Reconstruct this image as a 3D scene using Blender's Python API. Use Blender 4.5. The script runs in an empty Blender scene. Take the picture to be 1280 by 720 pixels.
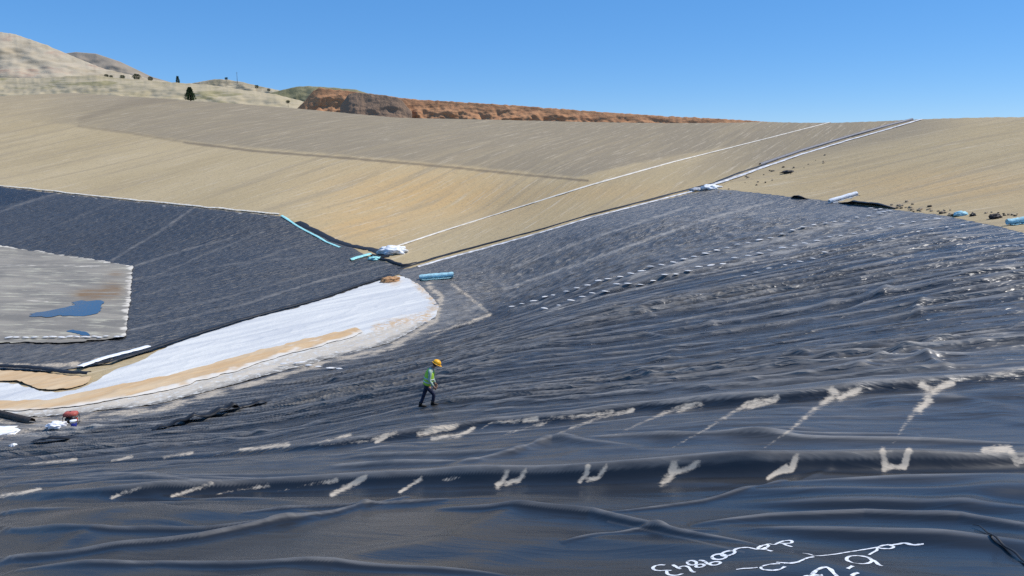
import bpy, bmesh, math, random
import numpy as np
from mathutils import Vector, Matrix
R = math.radians
random.seed(7)
SC = bpy.context.scene
COL = SC.collection

# ------------------------------------------------------------------ camera
ZC = 14.5                       # eye height above the valley floor (floor is z = 0)
FPX, HOR = 924.0, 190.0         # focal length and eye level, in pixels of the 1280 wide photo
PITCH = math.atan((360 - HOR) / FPX)
cam_d = bpy.data.cameras.new('camera')
cam = bpy.data.objects.new('camera', cam_d)
COL.objects.link(cam)
cam.location = (0, 0, ZC)
cam.rotation_euler = (math.pi / 2 - PITCH, 0, 0)
cam_d.sensor_width = 36.0
cam_d.lens = 36.0 * FPX / 1280
cam_d.clip_start, cam_d.clip_end = 0.1, 12000
SC.camera = cam

# ------------------------------------------------------------------ sky, sun, exposure
SUN_EL, SUN_AZ = R(55), R(80)   # azimuth clockwise from +Y (the viewing direction)
world = bpy.data.worlds.new('World')
SC.world = world
world.use_nodes = True
wn = world.node_tree.nodes
wl = world.node_tree.links
bg = wn['Background']
sky = wn.new('ShaderNodeTexSky')
sky.sky_type = 'NISHITA'
sky.sun_disc = False
sky.sun_elevation, sky.sun_rotation = SUN_EL, SUN_AZ
sky.altitude, sky.air_density, sky.dust_density, sky.ozone_density = 2200, 1.0, 0.0, 5.0
hs = wn.new('ShaderNodeHueSaturation')
hs.inputs['Saturation'].default_value = 1.2
hs.inputs['Value'].default_value = 1.08
wl.new(sky.outputs[0], hs.inputs['Color'])
mxs = wn.new('ShaderNodeMix'); mxs.data_type = 'RGBA'
mxs.inputs[0].default_value = 0.45
mxs.inputs[7].default_value = (0.95, 3.1, 7.3, 1)
wl.new(hs.outputs[0], mxs.inputs[6]); wl.new(mxs.outputs[2], bg.inputs['Color'])
bg.inputs['Strength'].default_value = 0.12
sd = bpy.data.lights.new('sun', 'SUN')
sd.energy, sd.angle, sd.color = 4.6, R(0.5), (1.0, 0.95, 0.88)
sun = bpy.data.objects.new('sun', sd)
COL.objects.link(sun)
sdir = Vector((math.sin(SUN_AZ) * math.cos(SUN_EL), math.cos(SUN_AZ) * math.cos(SUN_EL), math.sin(SUN_EL)))
sun.rotation_euler = (-sdir).to_track_quat('-Z', 'Y').to_euler()
sun.location = sdir * 200
vs = SC.view_settings
vs.view_transform, vs.look, vs.exposure, vs.gamma = 'Standard', 'None', 0.0, 1.0
vs.use_curve_mapping = False
SC.cycles.use_denoising = False
SC.cycles.max_bounces, SC.cycles.diffuse_bounces, SC.cycles.glossy_bounces = 5, 3, 3

# ------------------------------------------------------------------ maths of the site
def pix_dir(u, v):
    a, b = (np.asarray(u, float) - 640) / FPX, (360 - np.asarray(v, float)) / FPX
    cp, sp = math.cos(PITCH), math.sin(PITCH)
    return np.stack([a, cp + b * sp, -sp + b * cp], -1)

def pix_pt(u, v, z):
    return pix_dir(u, v) * np.asarray(z, float)[..., None] + np.array([0, 0, ZC])

def project(x, y, z):
    cp, sp = math.cos(PITCH), math.sin(PITCH)
    zz = z - ZC
    dep = np.maximum(y * cp - zz * sp, 0.05)
    up = y * sp + zz * cp
    return 640 + FPX * x / dep, 360 - FPX * up / dep

def hash2(ix, iy, seed):
    n = (ix.astype(np.int64) * 374761393 + iy.astype(np.int64) * 668265263 + seed * 974711) & 0xffffffff
    n = ((n ^ (n >> 13)) * 1274126177) & 0xffffffff
    n = ((n ^ (n >> 16)) * 2246822519) & 0xffffffff
    return ((n ^ (n >> 15)) & 0xffffff) / float(0xffffff)

def pn(x, y, seed=0):
    """2-D gradient noise, about -1..1"""
    x, y = np.asarray(x, float), np.asarray(y, float)
    x0, y0 = np.floor(x), np.floor(y)
    fx, fy = x - x0, y - y0
    u, v = fx * fx * fx * (fx * (fx * 6 - 15) + 10), fy * fy * fy * (fy * (fy * 6 - 15) + 10)
    def g(dx, dy):
        a = hash2(x0 + dx, y0 + dy, seed) * 2 * math.pi
        return np.cos(a) * (fx - dx) + np.sin(a) * (fy - dy)
    n0 = g(0, 0) * (1 - u) + g(1, 0) * u
    n1 = g(0, 1) * (1 - u) + g(1, 1) * u
    return (n0 * (1 - v) + n1 * v) * 1.5

def fbm(x, y, seed=0, octv=3):
    s, a, f = 0, 1.0, 1.0
    for k in range(octv):
        s = s + a * pn(x * f, y * f, seed + 17 * k)
        a *= 0.5; f *= 2.03
    return s

def sstep(a, b, x):
    t = np.clip((x - a) / (b - a), 0, 1)
    return t * t * (3 - 2 * t)

# control points of the terrain: pixel + depth, turned into world heights
CP = [(1280, 720, 7), (640, 720, 8.6), (0, 720, 11.5), (1280, 640, 9), (640, 655, 11), (0, 665, 14.5),
      (1280, 575, 12), (960, 587, 12.6), (640, 600, 14.3), (320, 611, 17), (0, 622, 20.5),
      (1280, 465, 17.5), (960, 500, 18.2), (640, 526, 21.2), (300, 566, 26), (0, 588, 30),
      (533, 512, 25), (760, 470, 26), (1280, 400, 22.5), (1280, 340, 30), (1280, 290, 42), (1160, 266, 60),
      (1000, 400, 30), (1000, 320, 52), (1000, 262, 85), (895, 237, 105), (800, 330, 62), (800, 285, 84),
      (700, 400, 45), (650, 430, 38), (720, 345, 70), (610, 395, 64), (640, 350, 82), (700, 290, 93),
      (480, 450, 50), (400, 463, 49), (300, 485, 45), (200, 515, 40.5), (90, 545, 37),
      (505, 338, 90), (480, 318, 97), (450, 312, 101), (350, 270, 112), (170, 251, 127), (0, 233, 142), (-200, 214, 160),
      (240, 325, 94), (330, 335, 88), (400, 345, 87),
      (600, 262, 122), (740, 270, 98), (1150, 200, 95), (1280, 215, 70),
      (100, 162, 196), (300, 183, 168), (500, 204, 142), (720, 226, 120), (900, 190, 140),
      (-300, 105, 270), (0, 112, 256), (240, 126, 238), (500, 147, 216), (720, 152, 200), (955, 152, 176), (1150, 149, 134), (1280, 146, 112), (1500, 140, 92)]
cp = np.array(CP, float)
P = pix_pt(cp[:, 0], cp[:, 1], cp[:, 2])
FL = [(x, y, -0.6) for x, y in ((-60, 95), (-62, 80), (-60, 65), (-50, 62), (-45, 50), (-30, 46), (-40, 75), (-38, 66), (-24, 60), (-15, 68),
                               (-52, 70), (-75, 75), (-80, 60), (-45, 40), (-60, 35), (-20, 78), (-12, 80))]
EX = [(0, 0, ZC - 1.75), (60, 30, 10.5), (60, 62, 14.5), (45, 8, 10.5), (20, 3, 11.5), (-14, 5, 5.5), (-40, 18, 0.2), (8, 2, 12),
      (-110, 95, 2.0), (-150, 110, 9), (-230, 160, 22), (100, 60, 20), (140, 80, 21), (-6, 2.5, 11.0)]
P = np.vstack([P, np.array(FL), np.array(EX)])
SCALE = 50.0
def _phi(r2):
    return 0.5 * r2 * np.log(r2 + 1e-9)
n = len(P)
xy = P[:, :2] / SCALE
A = np.zeros((n + 3, n + 3))
d2 = ((xy[:, None] - xy[None]) ** 2).sum(-1)
A[:n, :n] = _phi(d2) + np.eye(n) * 2e-4
A[:n, n] = 1; A[:n, n + 1:] = xy
A[n, :n] = 1; A[n + 1:, :n] = xy.T
W = np.linalg.solve(A, np.concatenate([P[:, 2], np.zeros(3)]))

cr = [c for c in CP if c[1] < 153 and c[0] not in (100,)]
crp = pix_pt(*np.array(cr).T)
o_ = np.argsort(np.arctan2(crp[:, 0], crp[:, 1]))
CR_AZ = np.arctan2(crp[o_, 0], crp[o_, 1]); CR_R = np.hypot(crp[o_, 0], crp[o_, 1])

def tps(x, y):
    X, Y = x / SCALE, y / SCALE
    s = W[n] + W[n + 1] * X + W[n + 2] * Y
    for k in range(n):
        s = s + W[k] * _phi((X - xy[k, 0]) ** 2 + (Y - xy[k, 1]) ** 2)
    return s

def base(x, y):
    """graded earth, without the liner's folds"""
    x, y = np.asarray(x, float), np.asarray(y, float)
    az, r = np.arctan2(x, y), np.hypot(x, y)
    rc = np.interp(az, CR_AZ, CR_R)
    k = np.minimum(1, rc / np.maximum(r, 1e-6))
    h = tps(x * k, y * k)
    k2 = 0.35                                        # soft floor at z = 0
    h = 0.5 * (h + np.sqrt(h * h + k2 * k2)) - 0.03
    over = np.maximum(r - rc, 0)
    return np.maximum(h - 0.02 * over - 0.2 * np.maximum(over - 8, 0), -3.0)

# fan of the liner panels: every seam and fold points at this spot down-valley
FC = (-80.0, 48.0)
def fan(x, y):
    dx, dy = x - FC[0], y - FC[1]
    return np.arctan2(dy, dx), np.hypot(dx, dy)

def hit(u, v, f=base):
    """where the sight line through a pixel meets the ground"""
    u, v = np.atleast_1d(np.asarray(u, float)), np.atleast_1d(np.asarray(v, float))
    d = pix_dir(u, v)
    zs = np.exp(np.linspace(math.log(2.5), math.log(300), 500))
    p = d[:, None, :] * zs[None, :, None]
    g = p[..., 2] + ZC - f(p[..., 0], p[..., 1])
    neg = g < 0
    i = np.where(neg.any(1), neg.argmax(1), len(zs) - 1).clip(1)
    ar = np.arange(len(u))
    g0, g1 = g[ar, i - 1], g[ar, i]
    t = np.clip(g0 / np.where(np.abs(g0 - g1) < 1e-9, 1, g0 - g1), 0, 1)
    z = zs[i - 1] + (zs[i] - zs[i - 1]) * t
    q = d * z[:, None]
    q[:, 2] = f(q[:, 0], q[:, 1])
    return q

def hit1(u, v, f=base):
    return Vector(hit(u, v, f)[0])

def dense(pl, step=12):
    pl = np.array(pl, float); out = []
    for a, b in zip(pl[:-1], pl[1:]):
        m = max(1, int(np.hypot(*(b - a)) / step))
        out += [a + (b - a) * t / m for t in range(m)]
    return np.array(out + [pl[-1]])

B1 = [(-250, 645), (0, 628), (150, 621), (300, 616), (440, 609), (560, 605), (640, 604), (740, 602), (850, 598), (985, 593), (1115, 588), (1280, 586), (1500, 583)]
B2 = [(-250, 605), (0, 588), (150, 580), (300, 570), (420, 560), (530, 545), (600, 534), (700, 527), (800, 514), (900, 507), (1000, 501), (1100, 491), (1200, 481), (1280, 474), (1500, 452)]
def ridge_line(pl):
    d = dense(pl, 25); q = hit(d[:, 0], d[:, 1])
    th, rr = fan(q[:, 0], q[:, 1]); o = np.argsort(rr)
    return rr[o], th[o]
RL1, RL2 = ridge_line(B1), ridge_line(B2)

CRL = [[(540, 640), (640, 642), (740, 650), (850, 678), (960, 700)], [(-40, 712), (60, 700), (250, 678), (420, 648), (520, 618)], [(-40, 664), (120, 672), (260, 668), (400, 655)], [(860, 660), (960, 650), (1080, 648), (1200, 656), (1330, 680)],
       [(560, 590), (640, 574), (690, 556), (730, 560), (800, 564)], [(-40, 730), (200, 712), (420, 712), (640, 730)], [(740, 648), (880, 628), (980, 606), (1040, 590)], [(880, 545), (1000, 552), (1150, 556), (1300, 566)], [(660, 560), (780, 552), (960, 548), (1150, 545)],
       [(1060, 470), (1130, 440), (1200, 425), (1300, 410)], [(1140, 440), (1170, 460), (1185, 472)], [(1150, 400), (1140, 390), (1160, 376)], [(700, 690), (790, 672), (900, 668)], [(300, 650), (420, 640), (560, 628)]]
CRH = [(.09, .11), (.08, .12), (.07, .1), (.07, .14), (.08, .2), (.07, .1), (.03, .07), (.07, .16), (.06, .14), (.08, .16), (.08, .18), (.09, .2), (.03, .08), (.05, .08)]
def asym(d, rise, fall):
    """fold profile: steep on the near side (d<0), long easy back"""
    return np.where(d < 0, np.exp(-(d / rise) ** 2), np.exp(-(np.maximum(d, 0) / fall) ** 1.5))

CREASES = [(lambda q: q[:, :2])(hit(*dense(pl, 14).T)) for pl in CRL]
CREASES = [(q, H * 1.25, w * .85) for q, (H, w) in zip(CREASES, CRH)]
def folds(x, y):
    x, y = np.asarray(x, float), np.asarray(y, float)
    """height of the liner above the graded earth: folds, waves and the two bench ridges"""
    th, rr = fan(x, y)
    t = th * 90.0
    deg = np.degrees(th)
    near = 1 - sstep(-24, -14, deg)
    far = sstep(1, 9, deg)
    w1 = pn(rr / 26, t / 6, 3) * 1.6
    a = t + w1
    # long running wrinkles
    D = np.hypot(x, y)
    n3 = pn(rr / 7, a / 2.6, 8)
    patch = 0.5 + 0.5 * sstep(-0.3, 0.5, pn(rr / 14, t / 5, 31))
    mid = 0.07 * n3
    for lo, hi, l1, l2, k1_, sd_ in ((-1, 27, .85, .45, .7, 5), (27, 48, 1.5, 1.0, 1.1, 105), (48, 999, 2.3, 1.5, 1.15, 205)):
        wgt = sstep(lo - 4, lo + 4, D) * (1 - sstep(hi - 4, hi + 4, D))
        n1 = pn(rr / (11 * l1), (t + .25 * w1) / l1, sd_); n2 = pn(rr / (3.6 * l2) + 9, a / l2, sd_ + 1)
        r1 = np.exp(-(n1 * 4.6) ** 2); r2 = np.exp(-(n2 * 3.8) ** 2)
        mid = mid + wgt * k1_ * (0.29 * r1 * patch + 0.09 * r2 * patch)
    # near: few, broad, smooth swells and sharp drape creases
    m1 = pn(rr / 6, a / 2.6, 11)
    m2 = pn(rr / 5.5 + t / 9, a / 1.3, 12)
    m3 = pn(rr / 3.0 - t / 3.5, t / 3.0 + rr / 9, 13)
    nr = 0.09 * m1 + .12 * np.exp(-(pn(rr / 10, (t + .3 * w1) / .85, 16) * 4.6) ** 2) * (1 - sstep(74, 88, rr)) * sstep(-.4, .3, pn(rr / 7, t / 2.5, 17)) + 0.15 * np.exp(-(m2 * 3.4) ** 2) * sstep(-.1, .5, pn(rr / 6, t / 4, 14)) + 0.06 * np.exp(-(m3 * 4) ** 2) * sstep(0, .5, pn(rr / 5, t / 5, 15))
    # far: short crossing crumples
    c1 = pn(rr / 3.0, t / 1.1, 21)
    c2 = pn((rr + t) / 2.2, (t - rr * .5) / 1.6, 22)
    fr = 0.15 * np.exp(-(c1 * 3) ** 2) + 0.12 * np.exp(-(c2 * 3) ** 2) + 0.05 * n3
    amp = mid * (1 - near) * (1 - 0.75 * far) + nr * near + fr * far
    # the stray sharp creases that run across the panels
    k1 = pn((rr - 1.2 * t) / 5, (t + .5 * rr) / 2.2, 41)
    amp = amp + 0.11 * np.exp(-(k1 * 6.5) ** 2) * sstep(0.15, .6, pn(rr / 4.5, t / 3, 42)) * (1 - 0.6 * far) * (1 - .7 * near)
    # bench ridges
    for (rl, H, seed) in ((RL1, 0.27, 51), (RL2, 0.19, 52)):
        tb = np.interp(rr, rl[0], rl[1])
        d = (th - tb) * rr + 0.06 * pn(rr / 1.6, t * 0 + seed, seed) - 0.22
        amp = amp * (1 - .75 * np.exp(-((d + .1) / .9) ** 2))
        hh = H * (0.45 + 0.55 * sstep(70, 82, rr)) * (1 + 0.3 * pn(rr / 2.2, t * 0 + .5, seed + 5))
        amp = amp + hh * asym(d, 0.19, 0.8) - 0.3 * hh * np.exp(-((d + 0.75) / .5) ** 2)
    for sg, H, wd in CREASES:
        k = (y > sg[:, 1].min() - 1.5) & (y < sg[:, 1].max() + 1.5) & (x > sg[:, 0].min() - 1.5) & (x < sg[:, 0].max() + 1.5)
        if not np.any(k): continue
        kx, ky = x[k], y[k]; b = np.full(kx.shape, 9.0); L_ = len(sg) - 1; e = np.zeros(kx.shape)
        for i in range(L_):
            ex, ey = sg[i + 1] - sg[i]
            w = np.clip(((kx - sg[i, 0]) * ex + (ky - sg[i, 1]) * ey) / (ex * ex + ey * ey), 0, 1)
            d = np.hypot(kx - sg[i, 0] - w * ex, ky - sg[i, 1] - w * ey)
            q = d < b; b = np.where(q, d, b); e = np.where(q, (i + w) / L_, e)
        amp[k] += H * np.sin(np.pi * np.clip(e, 0, 1)) ** .5 * (np.exp(-(b / wd) ** 2) + .35 * np.exp(-(b / wd / 3.2) ** 2))
    return amp

def near_surf(x, y):
    return base(x, y) + folds(x, y) + .03

# ------------------------------------------------------------------ materials
def mat(name):
    m = bpy.data.materials.new(name); m.use_nodes = True
    nt = m.node_tree
    return m, nt, nt.nodes['Principled BSDF']
def nd(nt, kind, **kw):
    x = nt.nodes.new('ShaderNode' + kind)
    for k, v in kw.items():
        if hasattr(x, k): setattr(x, k, v)
        else: x.inputs[k.replace('_', ' ')].default_value = v
    return x
def mixc(nt, f, a, b, mode='MIX'):
    x = nt.nodes.new('ShaderNodeMix'); x.data_type = 'RGBA'; x.blend_type = mode
    for s, v in ((0, f), (6, a), (7, b)):
        if hasattr(v, 'is_linked') or hasattr(v, 'links'): nt.links.new(v, x.inputs[s])
        elif s == 0: x.inputs[0].default_value = v
        else: x.inputs[s].default_value = (*v, 1)
    return x.outputs[2]
def math_(nt, op, a, b=0.0, clamp=False):
    x = nt.nodes.new('ShaderNodeMath'); x.operation = op; x.use_clamp = clamp
    for s, v in ((0, a), (1, b)):
        if hasattr(v, 'links'): nt.links.new(v, x.inputs[s])
        else: x.inputs[s].default_value = v
    return x.outputs[0]
def ramp(nt, f, lo, hi):
    x = nt.nodes.new('ShaderNodeMapRange'); x.clamp = True; x.interpolation_type = 'SMOOTHSTEP'
    nt.links.new(f, x.inputs[0]); x.inputs[1].default_value = lo; x.inputs[2].default_value = hi
    return x.outputs[0]
def noise(nt, scale, detail=4, rough=.55, vec=None, size=(1, 1, 1), rot=0.0, dist=0.0):
    if vec is None:
        vec = nt.nodes.new('ShaderNodeTexCoord').outputs['Object']
    mp = nt.nodes.new('ShaderNodeMapping'); mp.vector_type = 'TEXTURE'
    mp.inputs['Rotation'].default_value = (0, 0, rot); mp.inputs['Scale'].default_value = size
    nt.links.new(vec, mp.inputs[0])
    x = nt.nodes.new('ShaderNodeTexNoise'); x.inputs['Scale'].default_value = scale
    x.inputs['Detail'].default_value = detail; x.inputs['Roughness'].default_value = rough; x.inputs['Distortion'].default_value = dist
    nt.links.new(mp.outputs[0], x.inputs[0])
    return x.outputs[0]
def attr(nt, name, vec=False):
    x = nt.nodes.new('ShaderNodeAttribute'); x.attribute_name = name
    return x.outputs['Vector'] if vec else x.outputs['Fac']
def bump(nt, bs, h, dist=0.02, strength=1.0):
    b = nt.nodes.new('ShaderNodeBump'); b.inputs['Distance'].default_value = dist; b.inputs['Strength'].default_value = strength
    nt.links.new(h, b.inputs['Height']); nt.links.new(b.outputs[0], bs.inputs['Normal'])

def plain(name, col, rough=.7, var=.25, scale=6.0, bmp=0.0, metal=0.0, spec=.3):
    m, nt, bs = mat(name)
    f = noise(nt, scale, 4)
    c = mixc(nt, ramp(nt, f, .3, .7), tuple(x * (1 - var) for x in col), tuple(min(1, x * (1 + var)) for x in col))
    nt.links.new(c, bs.inputs['Base Color'])
    bs.inputs['Roughness'].default_value = rough; bs.inputs['Metallic'].default_value = metal
    bs.inputs['Specular IOR Level'].default_value = spec
    if bmp: bump(nt, bs, f, bmp)
    return m

def liner_mat(name, dust_lo, dust_hi, fine=1.0, rough=.29, stretch=3.5):
    m, nt, bs = mat(name)
    fv = attr(nt, 'fan', True)
    du = attr(nt, 'dust'); mud = attr(nt, 'mud')
    st = noise(nt, 1.0, 5, .6, fv, (stretch, .55, 1))          # dust drawn out along the panels
    st2 = noise(nt, 1.0, 4, .6, fv, (.9, .2, 1))
    bl = noise(nt, .25, 4, .6, fv, (2, 1, 1))
    dm = math_(nt, 'ADD', math_(nt, 'MULTIPLY', st, .6), math_(nt, 'MULTIPLY', st2, .4))
    dm = ramp(nt, dm, .36, .68)
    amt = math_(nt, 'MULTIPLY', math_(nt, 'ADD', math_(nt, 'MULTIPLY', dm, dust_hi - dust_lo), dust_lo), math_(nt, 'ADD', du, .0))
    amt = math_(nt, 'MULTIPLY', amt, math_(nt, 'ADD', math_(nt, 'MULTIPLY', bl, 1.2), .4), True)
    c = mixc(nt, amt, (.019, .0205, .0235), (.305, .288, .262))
    mg = noise(nt, 7.0, 6, .7, fv, (1.2, .5, 1))
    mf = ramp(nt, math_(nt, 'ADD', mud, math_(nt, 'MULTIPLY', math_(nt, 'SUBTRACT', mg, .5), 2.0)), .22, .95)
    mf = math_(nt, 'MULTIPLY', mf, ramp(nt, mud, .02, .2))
    c = mixc(nt, mf, c, (.54, .455, .345))  # beige marks and pale crust mixed over the sheet colour
    nt.links.new(c, bs.inputs['Base Color'])
    r = math_(nt, 'ADD', rough, math_(nt, 'ADD', math_(nt, 'MULTIPLY', amt, .45), math_(nt, 'MULTIPLY', mf, .4)))
    nt.links.new(r, bs.inputs['Roughness'])
    bs.inputs['Specular IOR Level'].default_value = .5
    def crease(size, sc, det):
        n_ = noise(nt, sc, det, .5, fv, size, 0, .25)
        a_ = math_(nt, 'ABSOLUTE', math_(nt, 'SUBTRACT', n_, .5))
        return math_(nt, 'POWER', math_(nt, 'SUBTRACT', 1.0, math_(nt, 'MULTIPLY', a_, 3.4), True), 2.0)
    h = math_(nt, 'ADD', math_(nt, 'MULTIPLY', crease((1.3, .30, 1), 1.0, 3), .7), math_(nt, 'MULTIPLY', crease((4.2, .95, 1), 1.0, 2), 1.6))
    h = math_(nt, 'ADD', h, math_(nt, 'MULTIPLY', noise(nt, 9.0, 2, .5, fv), .06))
    h = math_(nt, 'MULTIPLY', h, attr(nt, 'fine'))
    h = math_(nt, 'ADD', h, math_(nt, 'MULTIPLY', math_(nt, 'MULTIPLY', noise(nt, 1.5, 4, .6, fv, (1.2, .6, 1), .4), attr(nt, 'rough')), 1.9))
    bump(nt, bs, h, .10 * fine)
    return m

def dirt_mat():
    m, nt, bs = mat('raked_earth')
    tc = nt.nodes.new('ShaderNodeTexCoord').outputs['Object']
    gray, oran, dark = attr(nt, 'gray'), attr(nt, 'orange'), attr(nt, 'dark')
    rk = attr(nt, 'rake', True)
    big = noise(nt, .035, 5, .6, rk, (3, 1, 1))
    st = noise(nt, .30, 6, .62, rk, (16, 1, 1), 0, .2)
    st2 = noise(nt, 1.6, 5, .65, rk, (18, 1, 1), 0, .2)
    gr = noise(nt, 2.2, 6, .75, tc)
    c = mixc(nt, ramp(nt, big, .35, .65), (.395, .308, .175), (.45, .355, .208))
    c = mixc(nt, math_(nt, 'MULTIPLY', oran, ramp(nt, st, .22, .52)), c, (.50, .335, .155))
    c = mixc(nt, math_(nt, 'MULTIPLY', gray, math_(nt, 'ADD', math_(nt, 'MULTIPLY', ramp(nt, st, .35, .6), .35), .6)), c, (.232, .193, .138))
    c = mixc(nt, math_(nt, 'MULTIPLY', ramp(nt, st, .48, .66), .75), c, (.33, .262, .165))
    c = mixc(nt, math_(nt, 'MULTIPLY', ramp(nt, st2, .53, .70), .6), c, (.56, .47, .34))
    c = mixc(nt, math_(nt, 'MULTIPLY', ramp(nt, gr, .50, .66), .5), c, (.235, .195, .135))
    c = mixc(nt, math_(nt, 'MULTIPLY', dark, .7), c, (.14, .11, .08))
    nt.links.new(c, bs.inputs['Base Color'])
    bs.inputs['Roughness'].default_value = .95; bs.inputs['Specular IOR Level'].default_value = .15
    bump(nt, bs, math_(nt, 'ADD', math_(nt, 'MULTIPLY', st2, 1.0), math_(nt, 'MULTIPLY', gr, .6)), .10)
    return m

# ------------------------------------------------------------------ mesh helpers
def mesh_obj(name, verts, faces, m=None, parent=None, smooth=True, atts=None):
    me = bpy.data.meshes.new(name)
    verts = np.asarray(verts, np.float32)
    if isinstance(faces, tuple):                     # (quads, tris) as arrays
        q, t = faces
        nl = q.size + t.size
        me.vertices.add(len(verts)); me.vertices.foreach_set('co', verts.ravel())
        me.loops.add(nl); me.loops.foreach_set('vertex_index', np.concatenate([q.ravel(), t.ravel()]).astype(np.int32))
        me.polygons.add(len(q) + len(t))
        ls = np.concatenate([np.arange(len(q)) * 4, q.size + np.arange(len(t)) * 3]).astype(np.int32)
        me.polygons.foreach_set('loop_start', ls)
        me.update(calc_edges=True)
    else:
        me.from_pydata([tuple(map(float, v)) for v in verts], [], faces)
    me.validate()
    me.polygons.foreach_set('use_smooth', np.full(len(me.polygons), smooth))
    for k, a in (atts or {}).items():
        a = np.asarray(a, np.float32)
        at = me.attributes.new(k, 'FLOAT_VECTOR' if a.ndim == 2 else 'FLOAT', 'POINT')
        at.data.foreach_set('vector' if a.ndim == 2 else 'value', a.ravel())
    if m: me.materials.append(m)
    o = bpy.data.objects.new(name, me); COL.objects.link(o)
    if parent: o.parent = parent
    return o
def tag(o, label=None, cat=None, group=None, kind=None):
    if label: o['label'] = label
    if cat: o['category'] = cat
    if group: o['group'] = group
    if kind: o['kind'] = kind
    return o
def thing(name, label, cat, loc, rz=0.0, group=None):
    o = bpy.data.objects.new(name, None); COL.objects.link(o)
    o.empty_display_size = .2
    o.location = loc; o.rotation_euler = (0, 0, rz)
    return tag(o, label, cat, group)
def bm_obj(name, bm, m, parent=None, smooth=True):
    me = bpy.data.meshes.new(name)
    bmesh.ops.recalc_face_normals(bm, faces=bm.faces)
    bm.to_mesh(me); bm.free()
    me.polygons.foreach_set('use_smooth', np.full(len(me.polygons), smooth))
    me.materials.append(m)
    o = bpy.data.objects.new(name, me); COL.objects.link(o)
    if parent: o.parent = parent
    return o
def dup(o, parent=None):
    c = o.copy(); COL.objects.link(c)
    if parent: c.parent = parent
    for ch in list(o.children): dup(ch, c)
    return c
def tube(bm, pts, rad, seg=8, flat=1.0, caps=True):
    """a tube along points with a radius at each"""
    pts = [Vector(p) for p in pts]
    if not hasattr(rad, '__len__'): rad = [rad] * len(pts)
    rings = []
    for i, p in enumerate(pts):
        t = (pts[min(i + 1, len(pts) - 1)] - pts[max(i - 1, 0)]).normalized()
        a = t.cross(Vector((0, 0, 1)))
        if a.length < .05: a = t.cross(Vector((0, 1, 0)))
        a.normalize(); b = a.cross(t)
        rings.append([bm.verts.new(p + (a * math.cos(2 * math.pi * k / seg) + b * flat * math.sin(2 * math.pi * k / seg)) * rad[i]) for k in range(seg)])
    for r0, r1 in zip(rings[:-1], rings[1:]):
        for k in range(seg):
            bm.faces.new((r0[k], r0[(k + 1) % seg], r1[(k + 1) % seg], r1[k]))
    if caps:
        bm.faces.new(rings[0][::-1]); bm.faces.new(rings[-1])
def box(bm, c, s, bev=0.0):
    g = bmesh.ops.create_cube(bm, size=1, matrix=Matrix.Translation(c) @ Matrix.Diagonal((*s, 1)))
    if bev:
        es = list({e for v in g['verts'] for e in v.link_edges})
        bmesh.ops.bevel(bm, geom=es, offset=bev, segments=2, affect='EDGES')
def loft(bm, rings, caps=True):
    """rings: lists of points, all of one length"""
    vr = [[bm.verts.new(p) for p in r] for r in rings]
    k = len(vr[0])
    for a, b in zip(vr[:-1], vr[1:]):
        for i in range(k): bm.faces.new((a[i], a[(i + 1) % k], b[(i + 1) % k], b[i]))
    if caps: bm.faces.new(vr[0][::-1]); bm.faces.new(vr[-1])
def ell(c, rx, ry, n=14, z=None):
    return [Vector((c[0] + rx * math.cos(2 * math.pi * k / n), c[1] + ry * math.sin(2 * math.pi * k / n), c[2])) for k in range(n)]

# ------------------------------------------------------------------ the polar grid all sheets are cut from
az = np.radians(np.concatenate([np.linspace(-62, -36.5, 36), np.linspace(-36.2, 36.2, 900), np.linspace(36.5, 62, 36)]))
rad = np.concatenate([np.geomspace(1.2, 6.4, 40), np.geomspace(6.45, 30, 620), np.geomspace(30.1, 130, 460), np.geomspace(130.5, 300, 170)])
AZ, RD = np.meshgrid(az, rad)
GX, GY = (np.sin(AZ) * RD).ravel(), (np.cos(AZ) * RD).ravel()
GB = base(GX, GY)
GU, GV = project(GX, GY, GB)
NC, NR = len(az), len(rad)
ii = (np.arange(NR - 1)[:, None] * NC + np.arange(NC - 1)[None]).ravel()
GQ = np.stack([ii, ii + 1, ii + 1 + NC, ii + NC], 1)
GT, GRR = fan(GX, GY)
FAN = np.stack([GRR, GT * 90, np.zeros_like(GRR)], 1)

def sdf(poly, u=None, v=None):
    """signed distance in photo pixels to an outline, negative inside"""
    u = GU if u is None else u; v = GV if v is None else v
    p = np.array(poly, float); q = np.roll(p, -1, 0)
    best = np.full(len(u), 1e9); ins = np.zeros(len(u), bool)
    for (ax, ay), (bx, by) in zip(p, q):
        ex, ey = bx - ax, by - ay
        t = np.clip(((u - ax) * ex + (v - ay) * ey) / (ex * ex + ey * ey + 1e-9), 0, 1)
        best = np.minimum(best, (u - ax - t * ex) ** 2 + (v - ay - t * ey) ** 2)
        if ay != by:
            ins ^= ((ay > v) != (by > v)) & (u < ax + (v - ay) * ex / ey)
    return np.where(ins, -1, 1) * np.sqrt(best)

def line_d(pl):
    """distance in photo pixels of every grid point to a polyline"""
    best = np.full(len(GU), 1e9)
    for (ax, ay), (bx, by) in zip(pl[:-1], pl[1:]):
        ex, ey = bx - ax, by - ay
        t = np.clip(((GU - ax) * ex + (GV - ay) * ey) / (ex * ex + ey * ey + 1e-9), 0, 1)
        best = np.minimum(best, (GU - ax - t * ex) ** 2 + (GV - ay - t * ey) ** 2)
    return np.sqrt(best)

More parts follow.
